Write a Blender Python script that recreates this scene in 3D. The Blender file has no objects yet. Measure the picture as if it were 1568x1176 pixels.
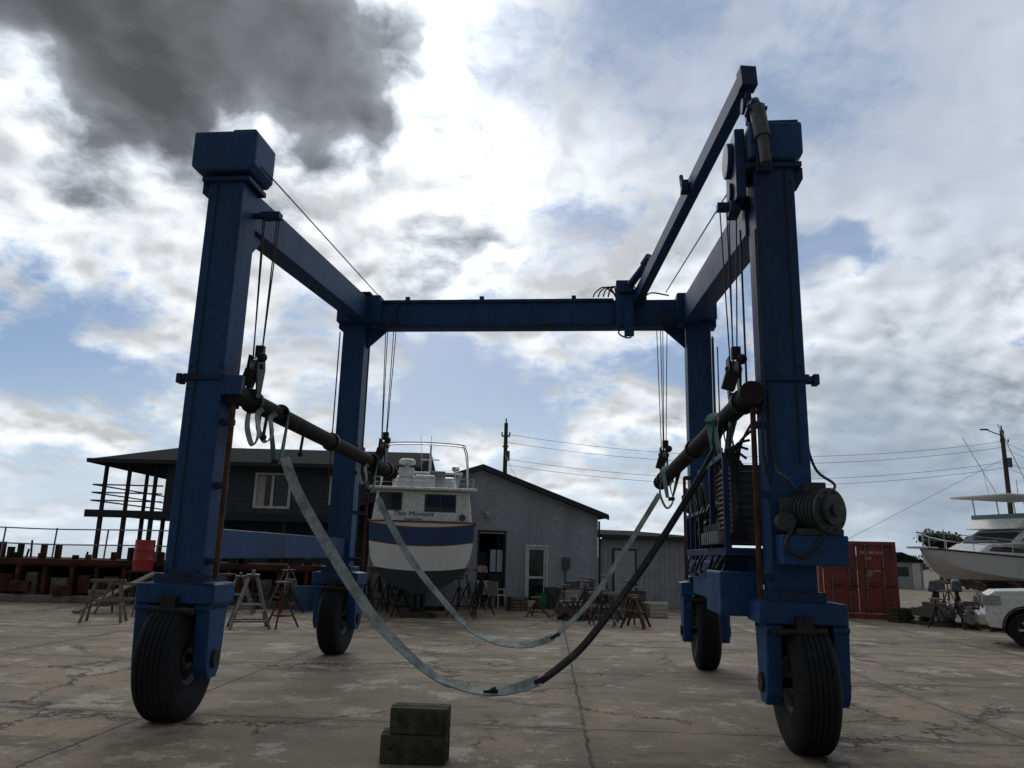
import bpy, bmesh, math, random
from mathutils import Matrix, Vector
random.seed(7)
H=1.75; FPX=1178.0
SC=bpy.context.scene
RC=Matrix.Rotation(math.radians(102.5),3,'X')@Matrix.Rotation(math.radians(1.5),3,'Z')
cam=bpy.data.cameras.new("camera"); co=bpy.data.objects.new("camera",cam); SC.collection.objects.link(co)
co.matrix_world=Matrix.Translation((0,0,H))@RC.to_4x4()
cam.sensor_width=36; cam.lens=36*FPX/1568; cam.clip_end=5000; cam.clip_start=.05
SC.camera=co
SC.view_settings.view_transform='Standard'; SC.view_settings.look='None'

# ------------------------------------------------------------ node helper
class NT:
    def __init__(s,nt): s.nt=nt; s.N=nt.nodes; s.L=nt.links
    def sv(s,i,v):
        if isinstance(v,bpy.types.NodeSocket): s.L.new(v,i)
        elif v is not None: i.default_value=v
    def M(s,op,a,b=0.0,c=0.0,clamp=False):
        n=s.N.new("ShaderNodeMath"); n.operation=op; n.use_clamp=clamp
        s.sv(n.inputs[0],a); s.sv(n.inputs[1],b); s.sv(n.inputs[2],c); return n.outputs[0]
    def VM(s,op,a,b=(0,0,0)):
        n=s.N.new("ShaderNodeVectorMath"); n.operation=op; s.sv(n.inputs[0],a); s.sv(n.inputs[1],b)
        return n.outputs[1] if op=='DOT_PRODUCT' else n.outputs[0]
    def VS(s,a,k):
        n=s.N.new("ShaderNodeVectorMath"); n.operation='SCALE'; s.sv(n.inputs[0],a); s.sv(n.inputs[3],k); return n.outputs[0]
    def noise(s,v,scale,detail=6,rough=.6,dist=0,dim='3D'):
        n=s.N.new("ShaderNodeTexNoise"); n.noise_dimensions=dim; s.sv(n.inputs['Vector'],v); n.inputs['Scale'].default_value=scale; n.inputs['Detail'].default_value=detail
        n.inputs['Roughness'].default_value=rough; n.inputs['Distortion'].default_value=dist; return n
    def mix(s,fac,a,b,mode='MIX'):
        n=s.N.new("ShaderNodeMix"); n.data_type='RGBA'; n.blend_type=mode; s.sv(n.inputs[0],fac)
        for i,v in ((6,a),(7,b)):
            if isinstance(v,tuple) and len(v)==3: v=(*v,1)
            s.sv(n.inputs[i],v)
        return n.outputs[2]
    def ramp(s,fac,stops,interp='LINEAR'):
        n=s.N.new("ShaderNodeValToRGB"); n.color_ramp.interpolation=interp; e=n.color_ramp.elements
        while len(e)<len(stops): e.new(0.5)
        for k,(p,c) in enumerate(stops): e[k].position=p; e[k].color=(*c,1)
        s.sv(n.inputs[0],fac); return n.outputs[0]
    def mr(s,v,a,b,c=0.0,d=1.0):
        n=s.N.new("ShaderNodeMapRange"); n.interpolation_type='SMOOTHSTEP'; s.sv(n.inputs[0],v)
        for k,x in zip((1,2,3,4),(a,b,c,d)): n.inputs[k].default_value=x
        return n.outputs[0]
    def sep(s,v):
        n=s.N.new("ShaderNodeSeparateXYZ"); s.L.new(v,n.inputs[0]); return n.outputs
    def comb(s,x=0.0,y=0.0,z=0.0):
        n=s.N.new("ShaderNodeCombineXYZ"); s.sv(n.inputs[0],x); s.sv(n.inputs[1],y); s.sv(n.inputs[2],z); return n.outputs[0]

# ------------------------------------------------------------ sky
def build_sky():
    w=bpy.data.worlds.new("World"); SC.world=w; w.use_nodes=True
    T=NT(w.node_tree); T.N.clear()
    o=T.N.new("ShaderNodeOutputWorld"); bg=T.N.new("ShaderNodeBackground"); bg.inputs[1].default_value=0.118
    T.L.new(bg.outputs[0],o.inputs[0])
    sky=T.N.new("ShaderNodeTexSky"); sky.sky_type='NISHITA'; sky.sun_disc=False
    sky.sun_elevation=math.radians(35); sky.sun_rotation=math.radians(-8)
    tc=T.N.new("ShaderNodeTexCoord"); d=tc.outputs['Generated']
    s=T.sep(d)
    den=T.M('ADD',T.M('MAXIMUM',s[2],0.0),0.36)
    P=T.comb(T.M('DIVIDE',s[0],den),T.M('DIVIDE',s[1],den),0.0)
    def chart(u,v):      # sky direction on a tangent chart of the northern sky
        return tuple((RC@Vector(((u-784)/FPX,-(v-588)/FPX,-1))).normalized())
    wn=T.VM('SUBTRACT',T.noise(d,6,3,.62).outputs['Color'],(.5,.5,.5))
    dw=T.VM('NORMALIZE',T.VM('ADD',d,T.VS(wn,.24)))
    Pw=T.VM('ADD',P,T.VS(wn,.10))
    def blobs(lst,src,base):
        acc=base
        for (u,v,r,amp) in lst:
            k=1/(r/1300.0)**2
            e=T.M('EXPONENT',T.M('MULTIPLY_ADD',T.VM('DOT_PRODUCT',src,chart(u,v)),k,-k))
            acc=T.M('MULTIPLY_ADD',e,amp,acc)
        return acc
    S=Vector(chart(650,60)); ps=(S.x/(S.z+.36),S.y/(S.z+.36),0)
    off=T.VS(T.VM('NORMALIZE',T.VM('SUBTRACT',ps,P)),.04)
    n1=T.noise(Pw,4.2,8,.60,0,'2D').outputs['Fac']
    n1s=T.noise(Pw,4.2,3,.5,0,'2D').outputs['Fac']
    n2=T.noise(T.VM('ADD',Pw,off),4.2,3,.5,0,'2D').outputs['Fac']
    D0=T.M('MULTIPLY_ADD',T.M('SUBTRACT',n1,.5),1.2,.50)
    D=blobs([(110,10,140,.56),(310,90,130,.62),(510,90,95,.58),(570,200,60,.38),
      (710,410,55,.16),(980,300,60,.12),(1430,690,150,.25),(1480,400,80,.10),(620,440,60,.08),
      (640,230,60,-.08),(40,510,60,-.30),(230,560,50,-.14),(680,590,80,-.28),(850,590,70,-.26),(40,700,50,-.18),
      (1250,385,34,-.45),(1110,560,50,-.12),(40,110,40,-.15)],dw,D0)
    cov=T.mr(D,.26,.54)
    lum=T.ramp(T.M('MULTIPLY',D,.7),[(.24,(.66,.75,.86)),(.36,(.88,.91,.94)),(.48,(.80,.84,.88)),(.59,(.46,.50,.55)),(.70,(.19,.205,.225)),(.9,(.13,.14,.15))])
    lit=T.M('MULTIPLY_ADD',T.M('SUBTRACT',n1s,n2),-2.6,1.0)
    lit=T.M('MULTIPLY_ADD',T.M('SUBTRACT',n1s,n1),1.5,lit)
    lit=T.M('MINIMUM',T.M('MAXIMUM',lit,.72),1.4)
    g=blobs([(660,60,120,.7),(430,200,60,.4),(740,270,130,.25),(90,270,150,.08),(1480,400,110,.06),(100,120,40,.4)],d,0.78)
    back=T.mr(s[1],-.4,.6,.26,1.0)
    cloud=T.VS(lum,T.M('MULTIPLY',T.M('MULTIPLY',g,lit),T.M('MULTIPLY',back,10.0)))
    skyc=T.VS(T.mix(.6,sky.outputs[0],(1.3,3.1,6.2)),T.M('MULTIPLY',back,.70))
    haze=T.mr(s[2],.24,0)
    skyc=T.mix(T.M('MULTIPLY',haze,.70),skyc,T.VS(T.comb(5.4,6.5,7.5),back))
    col=T.mix(cov,skyc,cloud)
    col=T.mix(T.M('MULTIPLY',T.mr(s[2],.12,.0),.6),col,T.VS(T.comb(5.5,6.4,7.3),back))
    veil=T.M('MINIMUM',blobs([(1270,60,210,.85),(1520,170,150,.6),(1010,50,100,.5)],dw,0.0),.82)
    col=T.mix(veil,col,T.mix(T.mr(n1,.3,.7),(2.5,3.3,4.6),(4.4,4.9,6.0)))
    v2=T.M('MINIMUM',blobs([(1450,740,130,.75),(1280,660,60,.4)],dw,0.0),.75)
    col=T.mix(v2,col,T.mix(T.mr(n1,.35,.65),(1.5,2.15,3.1),(3.1,4.0,5.0)))
    T.L.new(col,bg.inputs[0])
build_sky()
sd=bpy.data.lights.new("sun",'SUN'); sd.energy=0.75; sd.angle=math.radians(25); sd.color=(1,.96,.9)
so=bpy.data.objects.new("sun",sd); SC.collection.objects.link(so)
el,az=math.radians(35),math.radians(-8)
sdir=Vector((math.sin(az)*math.cos(el),math.cos(az)*math.cos(el),math.sin(el)))
so.rotation_euler=(-sdir).to_track_quat('-Z','Y').to_euler(); so.location=sdir*60

# ------------------------------------------------------------ materials
MATS={}
def mat(name,c1,rough=.6,metal=0.0,c2=None,scale=3.0,lo=.45,hi=.65,bump=.0,bscale=30,c3=None,streak=False,spec=.5,detail=6):
    if name in MATS: return MATS[name]
    m=bpy.data.materials.new(name); m.use_nodes=True; T=NT(m.node_tree); b=T.N["Principled BSDF"]
    tc=T.N.new("ShaderNodeTexCoord"); v=tc.outputs['Object']
    b.inputs['Roughness'].default_value=rough; b.inputs['Metallic'].default_value=metal; b.inputs['Specular IOR Level'].default_value=spec
    fine=T.noise(v,scale*7,3,.6).outputs['Fac']
    base=T.mix(T.mr(fine,.3,.7),tuple(x*.82 for x in c1),tuple(min(1,x*1.15) for x in c1))
    if c2:
        vv=v
        if streak:
            q=T.sep(v); vv=T.comb(q[0],q[1],T.M('MULTIPLY',q[2],.18))
        n=T.noise(vv,scale,detail,.65).outputs['Fac']
        base=T.mix(T.mr(n,lo,hi),base,c2)
    if c3:
        n=T.noise(v,scale*2.7,6,.7).outputs['Fac']
        base=T.mix(T.mr(n,.6,.68),base,c3)
    T.L.new(base,b.inputs['Base Color'])
    if bump:
        bn=T.N.new("ShaderNodeBump"); bn.inputs['Strength'].default_value=bump; bn.inputs['Distance'].default_value=.02
        T.L.new(T.noise(v,bscale,3,.6).outputs['Fac'],bn.inputs['Height']); T.L.new(bn.outputs[0],b.inputs['Normal'])
    MATS[name]=m; return m
BLUE=mat("blue_paint",(.012,.068,.20),.55,0,(.012,.036,.095),1.6,.42,.7,.15,25,(.04,.042,.05),True,.3)
BLUED=mat("dark_blue_paint",(.011,.040,.12),.55,0,(.012,.022,.045),3,.42,.65,.1,25,spec=.3)
RUST=mat("rust",(.12,.05,.03),.85,0,(.06,.03,.02),4,.4,.6,.3,40,spec=.2)
PIPE=mat("weathered_pipe",(.020,.020,.021),.75,0,(.045,.03,.02),3,.5,.68,.2,30,spec=.15)
BLACK=mat("black_rubber",(.016,.016,.018),.85,0,(.036,.033,.03),2.5,.5,.75,.25,40,spec=.25)
BLK=mat("black_metal",(.018,.018,.02),.5,0,(.045,.032,.025),6,.5,.7,spec=.3)
STEEL=mat("bare_steel",(.22,.22,.23),.45,.6,(.11,.08,.06),6,.5,.7)
CABLE=mat("wire_rope",(.04,.037,.037),.6,.3)
STRAPG=mat("sling_webbing_grey",(.42,.47,.47),.85,0,(.20,.24,.24),5,.4,.65,.5,120)
STRAPT=mat("sling_webbing_green",(.12,.27,.26),.85,0,(.07,.14,.13),5,.4,.65,.5,120)
STRAPD=mat("sling_webbing_dark",(.04,.045,.05),.85,0,(.09,.09,.09),5,.5,.7,.5,120)
HOSE=mat("hose",(.015,.015,.017),.5)
WHITE=mat("white_gelcoat",(.74,.75,.74),.35,0,(.52,.51,.46),1.5,.5,.75,0,10,None,True)
WHITEP=mat("white_paint",(.7,.71,.7),.5,0,(.5,.5,.48),2,.5,.75)
GLASS=mat("dark_glass",(.02,.025,.03),.08,0,None,3,spec=.6)
CHROME=mat("stainless",(.55,.56,.57),.25,.9)
GREY=mat("grey_equipment",(.10,.11,.12),.6,0,(.06,.06,.06),5,.45,.65)
GREENM=mat("motor_grey_green",(.04,.05,.052),.6,0,(.022,.025,.028),5,.45,.65)
WOOD=mat("old_timber",(.085,.08,.052),.9,0,(.035,.04,.025),6,.4,.65,.6,25,(.15,.125,.09),spec=.2)
WOODL=mat("grey_wood",(.2,.17,.14),.9,0,(.1,.08,.06),6,.4,.65,.3,25)
WALL=mat("painted_wall",(.40,.445,.48),.85,0,(.31,.345,.375),1.0,.45,.7,.1,60,None,True)
WALL2=mat("metal_siding",(.36,.40,.43),.7,0,(.28,.3,.32),1.5,.45,.7)
DARKS=mat("dark_siding",(.08,.10,.115),.8,0,(.055,.065,.075),1.5,.45,.7,.1,30,spec=.2)
ROOF=mat("roof_shingle",(.022,.024,.028),.95,0,(.015,.016,.02),4,.45,.6,.3,20,spec=.05)
TRIM=mat("trim_dark",(.045,.05,.06),.8,spec=.2)
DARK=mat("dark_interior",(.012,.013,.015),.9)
CONC=mat("old_concrete",(.24,.22,.19),.9,0,(.13,.11,.085),2,.4,.65,.3,30)
CORED=mat("container_red",(.24,.042,.032),.6,0,(.15,.035,.03),1.5,.45,.7,.1,30,(.10,.05,.035),True)
BLUEP=mat("blue_plastic",(.05,.12,.25),.5)
GREENP=mat("green_plastic",(.03,.18,.08),.5)
CREAM=mat("faded_plastic",(.5,.48,.42),.5)
POLE=mat("pole_wood",(.09,.07,.055),.9,0,(.05,.04,.03),6)
ORANGE=mat("orange_paint",(.45,.14,.04),.6)
RED=mat("red_paint",(.4,.03,.03),.5)

# ------------------------------------------------------------ mesh builder
def rotm(r):
    return Matrix.Rotation(r[2],4,'Z')@Matrix.Rotation(r[1],4,'Y')@Matrix.Rotation(r[0],4,'X')
class Part:
    def __init__(s,name,m,bev=0.0,smooth=False): s.name=name; s.m=m; s.bm=bmesh.new(); s.bev=bev; s.smooth=smooth
    def box(s,c,sz,rot=(0,0,0)):
        mt=Matrix.Translation(c)@rotm(rot)@Matrix.Diagonal((*sz,1)); bmesh.ops.create_cube(s.bm,size=1,matrix=mt); return s
    def b2(s,x0,x1,y0,y1,z0,z1): return s.box(((x0+x1)/2,(y0+y1)/2,(z0+z1)/2),(abs(x1-x0),abs(y1-y0),abs(z1-z0)))
    def frame(s,p,q):
        p=Vector(p);q=Vector(q);d=q-p; L=d.length; z=d/L; up=Vector((0,0,1)) if abs(z.z)<.95 else Vector((0,1,0))
        x=up.cross(z).normalized(); y=z.cross(x)
        m=Matrix((x,y,z)).transposed().to_4x4(); return Matrix.Translation((p+q)/2)@m,L
    def beam(s,p,q,w,h):
        m,L=s.frame(p,q); bmesh.ops.create_cube(s.bm,size=1,matrix=m@Matrix.Diagonal((w,h,L,1))); return s
    def tube(s,p,q,r,seg=12,r2=None):
        m,L=s.frame(p,q); bmesh.ops.create_cone(s.bm,cap_ends=True,cap_tris=False,segments=seg,radius1=r,radius2=r if r2 is None else r2,depth=L,matrix=m); return s
    def path(s,pts,r,seg=8):
        pts=[Vector(p) for p in pts]; rings=[]
        prevx=None
        for i,p in enumerate(pts):
            t=(pts[min(i+1,len(pts)-1)]-pts[max(i-1,0)]).normalized()
            if prevx is None:
                up=Vector((0,0,1)) if abs(t.z)<.9 else Vector((0,1,0)); x=up.cross(t).normalized()
            else: x=(prevx-t*prevx.dot(t)).normalized()
            prevx=x; y=t.cross(x)
            rings.append([s.bm.verts.new(p+(x*math.cos(a)+y*math.sin(a))*r) for a in [2*math.pi*k/seg for k in range(seg)]])
        for a,b in zip(rings,rings[1:]):
            for k in range(seg): s.bm.faces.new((a[k],a[(k+1)%seg],b[(k+1)%seg],b[k]))
        s.bm.faces.new(rings[0][::-1]); s.bm.faces.new(rings[-1]); return s
    def ribbon(s,pts,w,t,wdir=(0,1,0),twist=lambda u:0.0):
        pts=[Vector(p) for p in pts]; rings=[]; n=len(pts)
        for i,p in enumerate(pts):
            tg=(pts[min(i+1,n-1)]-pts[max(i-1,0)]).normalized()
            a=Vector(wdir); a=(a-tg*a.dot(tg)).normalized(); b=tg.cross(a); th=twist(i/(n-1))
            A=a*math.cos(th)+b*math.sin(th); B=tg.cross(A)
            rings.append([s.bm.verts.new(p+A*(w/2*i1)+B*(t/2*j1)) for i1,j1 in ((-1,-1),(1,-1),(1,1),(-1,1))])
        for a,b in zip(rings,rings[1:]):
            for k in range(4): s.bm.faces.new((a[k],a[(k+1)%4],b[(k+1)%4],b[k]))
        s.bm.faces.new(rings[0][::-1]); s.bm.faces.new(rings[-1]); return s
    def prism(s,poly,axis,a,b):
        def mk(u,v,w): return {'x':(w,u,v),'y':(u,w,v),'z':(u,v,w)}[axis]
        A=[s.bm.verts.new(mk(u,v,a)) for u,v in poly]; B=[s.bm.verts.new(mk(u,v,b)) for u,v in poly]
        n=len(poly); s.bm.faces.new(A); s.bm.faces.new(B[::-1])
        for k in range(n): s.bm.faces.new((A[k],B[k],B[(k+1)%n],A[(k+1)%n]))
        return s
    def hexa(s,v8):
        V=[s.bm.verts.new(v) for v in v8]
        for f in ((3,2,1,0),(4,5,6,7),(0,1,5,4),(1,2,6,5),(2,3,7,6),(3,0,4,7)): s.bm.faces.new([V[k] for k in f])
        return s
    def lathe(s,prof,c,axis='x',seg=48,rot=0):
        c=Vector(c); rings=[]
        for (h,r) in prof:
            ring=[]
            for k in range(seg):
                a=2*math.pi*k/seg; u,v=r*math.cos(a),r*math.sin(a)
                o={'x':(h,u,v),'y':(u,h,v),'z':(u,v,h)}[axis]
                ring.append(s.bm.verts.new(c+Matrix.Rotation(rot,3,'Z')@Vector(o)))
            rings.append(ring)
        for a,b in zip(rings,rings[1:]):
            for k in range(seg): s.bm.faces.new((a[k],a[(k+1)%seg],b[(k+1)%seg],b[k]))
        if prof[0][1]>1e-4: s.bm.faces.new(rings[0][::-1])
        if prof[-1][1]>1e-4: s.bm.faces.new(rings[-1])
        return s
    def ball(s,c,r,sc=(1,1,1),sub=2):
        bmesh.ops.create_icosphere(s.bm,subdivisions=sub,radius=r,matrix=Matrix.Translation(c)@Matrix.Diagonal((*sc,1))); return s
    def grid(s,rows,close=False):
        V=[[s.bm.verts.new(p) for p in r] for r in rows]
        for a,b in zip(V,V[1:]):
            for k in range(len(a)-1): s.bm.faces.new((a[k],a[k+1],b[k+1],b[k]))
        return s
class Obj:
    def __init__(s,name,loc=(0,0,0),rz=0.0,scale=1.0):
        s.e=bpy.data.objects.new(name,None); SC.collection.objects.link(s.e); s.e.location=loc; s.e.rotation_euler=(0,0,rz); s.e.scale=(scale,)*3
        s.e.empty_display_size=.2; s.parts=[]
    def p(s,name,m,bev=0.0,smooth=False):
        q=Part(name,m,bev,smooth); s.parts.append(q); return q
    def done(s):
        for q in s.parts:
            me=bpy.data.meshes.new(q.name); bmesh.ops.recalc_face_normals(q.bm,faces=q.bm.faces[:]); 
            if q.smooth:
                for f in q.bm.faces: f.smooth=True
                for e in q.bm.edges:
                    if len(e.link_faces)==2 and e.calc_face_angle(0)>math.radians(38): e.smooth=False
            q.bm.to_mesh(me); q.bm.free(); me.materials.append(q.m)
            o=bpy.data.objects.new(q.name,me); SC.collection.objects.link(o); o.parent=s.e
            if q.bev:
                b=o.modifiers.new("bevel",'BEVEL'); b.width=q.bev; b.segments=2; b.limit_method='ANGLE'; b.angle_limit=math.radians(40)
        return s.e
def smoothpts(pts,n=8):
    P=[Vector(p) for p in pts]; out=[]
    for i in range(len(P)-1):
        p0=P[max(i-1,0)];p1=P[i];p2=P[i+1];p3=P[min(i+2,len(P)-1)]
        for k in range(n):
            t=k/n; out.append(0.5*((2*p1)+(-p0+p2)*t+(2*p0-5*p1+4*p2-p3)*t*t+(-p0+3*p1-3*p2+p3)*t**3))
    out.append(P[-1]); return out

# ------------------------------------------------------------ ground
def ground():
    m=bpy.data.materials.new("yard_concrete"); m.use_nodes=True; T=NT(m.node_tree); b=T.N["Principled BSDF"]
    tc=T.N.new("ShaderNodeTexCoord"); v=tc.outputs['Object']
    big=T.noise(v,.30,4,.6).outputs['Fac']; mid=T.noise(v,1.7,7,.72).outputs['Fac']; fine=T.noise(v,22,5,.7).outputs['Fac']
    col=T.mix(T.mr(big,.38,.62),(.215,.175,.122),(.34,.268,.18))
    col=T.mix(T.mr(mid,.48,.62),col,(.18,.155,.12))
    q0=T.sep(v); st=T.noise(T.comb(T.M('MULTIPLY',q0[0],.30),q0[1],0.0),1.1,7,.72).outputs['Fac']
    col=T.mix(T.mr(st,.53,.62,0,.8),col,(.10,.088,.07))
    lp=T.noise(v,.9,8,.78).outputs['Fac']
    col=T.mix(T.M('MULTIPLY',T.mr(lp,.54,.59),.9),col,(.46,.41,.33))
    col=T.mix(T.mr(fine,.35,.7,0,.5),col,(.15,.128,.10))
    sp=T.noise(v,60,2,.6).outputs['Fac']; col=T.mix(T.mr(sp,.60,.68,0,.5),col,(.46,.43,.37))
    col=T.mix(T.mr(sp,.38,.31,0,.5),col,(.07,.06,.05))
    wv=T.VM('ADD',v,T.VS(T.VM('SUBTRACT',T.noise(v,1.6,5,.75).outputs['Color'],(.5,.5,.5)),1.1))
    vo=T.N.new("ShaderNodeTexVoronoi"); vo.feature='DISTANCE_TO_EDGE'; vo.inputs['Scale'].default_value=.30; T.L.new(wv,vo.inputs['Vector'])
    cr=T.mr(vo.outputs[0],.012,.004); cr=T.M('MULTIPLY',cr,T.mr(big,.44,.54))
    mp=T.N.new("ShaderNodeMapping"); mp.inputs['Rotation'].default_value=(0,0,math.radians(3.0)); T.L.new(T.VM('ADD',v,T.VS(T.VM('SUBTRACT',T.noise(v,2.5,5,.7).outputs['Color'],(.5,.5,.5)),.10)),mp.inputs[0])
    q=T.sep(mp.outputs[0])
    def lines(x,per,off,wd):
        a=T.M('ABSOLUTE',T.M('SUBTRACT',T.M('FRACT',T.M('ADD',T.M('DIVIDE',T.M('SUBTRACT',x,off),per),.5)),.5))
        return T.mr(T.M('MULTIPLY',a,per),wd,wd*.4)
    j=T.M('MAXIMUM',lines(q[0],4.6,.40,.022),lines(q[1],3.9,8.6,.022))
    ck=T.M('MAXIMUM',cr,T.M('MULTIPLY',j,T.mr(mid,.35,.5,.35,1)))
    j2=T.M('MAXIMUM',lines(q[0],4.6,.40,.22),lines(q[1],3.9,8.6,.20))
    col=T.mix(T.M('MULTIPLY',T.M('MULTIPLY',j2,T.mr(lp,.4,.55)),.45),col,(.09,.08,.065))
    col=T.mix(T.M('MULTIPLY',ck,.9),col,(.032,.03,.024))
    T.L.new(col,b.inputs['Base Color']); b.inputs['Roughness'].default_value=.8; b.inputs['Specular IOR Level'].default_value=.25
    bn=T.N.new("ShaderNodeBump"); bn.inputs['Strength'].default_value=.6; bn.inputs['Distance'].default_value=.035
    hgt=T.M('SUBTRACT',T.M('ADD',T.M('MULTIPLY',fine,.5),mid),T.M('MULTIPLY',ck,.8)); T.L.new(hgt,bn.inputs['Height']); T.L.new(bn.outputs[0],b.inputs['Normal'])
    me=bpy.data.meshes.new("ground"); S=2500
    me.from_pydata([(-S,-S,0),(S,-S,0),(S,S,0),(-S,S,0)],[],[(0,1,2,3)]); me.materials.append(m)
    o=bpy.data.objects.new("ground",me); SC.collection.objects.link(o)
    wm=mat("river_water",(.10,.14,.16),.12,0,None,3,spec=.8,bump=.3,bscale=1.5)
    me=bpy.data.meshes.new("water"); me.from_pydata([(-2300,38,.01),(-1,38,.01),(60,2300,.01),(-2300,2300,.01)],[],[(0,1,2,3)]); me.materials.append(wm)
    o=bpy.data.objects.new("river_water",me); SC.collection.objects.link(o)
    gv=Obj("loose_gravel"); g=gv.p("stones",mat("gravel_stone",(.30,.26,.20),.9,0,(.2,.17,.13),8,spec=.2))
    for k in range(420):
        a=random.uniform(3.5,24); x=random.uniform(-.8,.8)*a; s_=random.uniform(.004,.013)*(1+a*.03)
        mt=Matrix.Translation((x,a,s_*.2))@rotm((random.random()*.6,random.random()*.6,random.random()*3))@Matrix.Diagonal((s_,s_*random.uniform(.6,1.3),s_*.5,1)); bmesh.ops.create_icosphere(g.bm,subdivisions=1,radius=1,matrix=mt)
    gv.done()
ground()

# ------------------------------------------------------------ travel lift
TL=Obj("boat_travel_lift",(-.08,10.91,0),math.radians(-6.09))
FLx,FRx,RLx,RRx=-3.02,3.19,-3.18,3.12
YF,YR=-2.75,2.77
posts=TL.p("posts",BLUE,.012); PW=.42
for x,y in ((FLx,YF),(FRx,YF),(RLx,YR),(RRx,YR)):
    posts.box((x,y,3.68),(PW,.40,4.66))
plates=TL.p("post_flanges",BLUED,.008)
for x,y in ((FLx,YF),(FRx,YF),(RLx,YR),(RRx,YR)):
    sg=-1 if x<0 else 1
    plates.box((x,y,3.58),(PW+.06,.46,.07)); plates.tube((x+sg*.21,y-.1,3.58),(x+sg*.36,y-.1,3.58),.045); plates.box((x+sg*.33,y-.1,3.58),(.06,.12,.11))
    plates.box((x,y,1.42),(PW+.12,.52,.1)); 
    plates.box((x,y,5.95),(PW+.16,.48,.06))
    plates.box((x+sg*.27,y,5.88),(.10,.3,.14))
caps=TL.p("top_head_boxes",BLUE,.03)
caps.prism([(-3.44,6.10),(-3.36,6.02),(-2.72,6.02),(-2.66,6.10),(-2.66,6.53),(-3.44,6.53)],'y',-3.05,-2.5)
caps.prism([(2.93,6.02),(3.42,5.98),(3.50,6.06),(3.50,6.44),(2.93,6.46)],'y',-3.02,-2.5)
caps.box((-3.08,2.72,6.14),(.82,.62,.52)); caps.box((3.08,2.72,6.14),(.70,.62,.50))
lids=TL.p("head_box_lids",BLUED,.01)
lids.box((-3.20,-2.72,6.545),(.40,.5,.03)); lids.box((-2.83,-2.78,6.54),(.28,.5,.02)); lids.box((3.22,-2.75,6.47),(.5,.46,.03)); lids.box((-3.1,2.5,6.42),(.5,.3,.04))
bm=TL.p("top_beams",BLUE,.01)
def sbeam(x0,x1,zf0,zf1,zr0,zr1,w):
    bm.hexa([(x0-w,YF+.2,zf0),(x0+w,YF+.2,zf0),(x1+w,YR-.2,zr0),(x1-w,YR-.2,zr0),(x0-w,YF+.2,zf1),(x0+w,YF+.2,zf1),(x1+w,YR-.2,zr1),(x1-w,YR-.2,zr1)])
sbeam(-2.98,-3.06,5.50,5.96,5.90,6.35,.15)
sbeam(3.10,3.0,5.32,5.80,5.86,6.32,.15)
bm.b2(-2.7,2.75,2.57,2.95,5.83,6.31)
fl=TL.p("top_beam_rails",BLUED,.004)
fl.b2(-2.7,1.62,2.53,2.57,6.27,6.33); fl.b2(-2.7,2.75,2.54,2.566,5.80,5.86)
fl.b2(-2.42,-2.36,2.53,2.60,5.86,6.27)
for x in (-2.2,-.8,.9): fl.box((x,2.60,6.36),(.08,.06,.09))
gus=TL.p("gussets",BLUE,.005)
for (x,sg,y) in ((-2.81,1,YF),(2.98,-1,YF)):
    gus.prism([(y+.2,5.1),(y+.2,5.5),(y+.6,5.5)],'x',x-.1*sg-.02,x-.1*sg+.02)
for (x,sg) in ((-2.97,1),(2.9,-1)):
    gus.prism([(x,5.45),(x,5.84),(x+.42*sg,5.84)],'y',YR-.03,YR+.03)
lb=TL.p("lower_side_beams",BLUE,.012)
lb.hexa([(-3.12,-2.56,1.62),(-2.92,-2.56,1.62),(-3.05,2.57,1.62),(-3.25,2.57,1.62),(-3.12,-2.56,1.95),(-2.92,-2.56,1.95),(-3.05,2.57,1.95),(-3.25,2.57,1.95)])
lb.hexa([(3.08,-2.56,1.50),(3.30,-2.56,1.50),(3.22,2.57,1.50),(3.02,2.57,1.50),(3.08,-2.56,1.88),(3.30,-2.56,1.88),(3.22,2.57,1.88),(3.02,2.57,1.88)])
crown=TL.p("wheel_forks",BLUE,.015); tires=TL.p("tires",BLACK,0,True); rims=TL.p("rims",GREY,.004); hubs=TL.p("hubs",BLK,.004)
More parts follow.
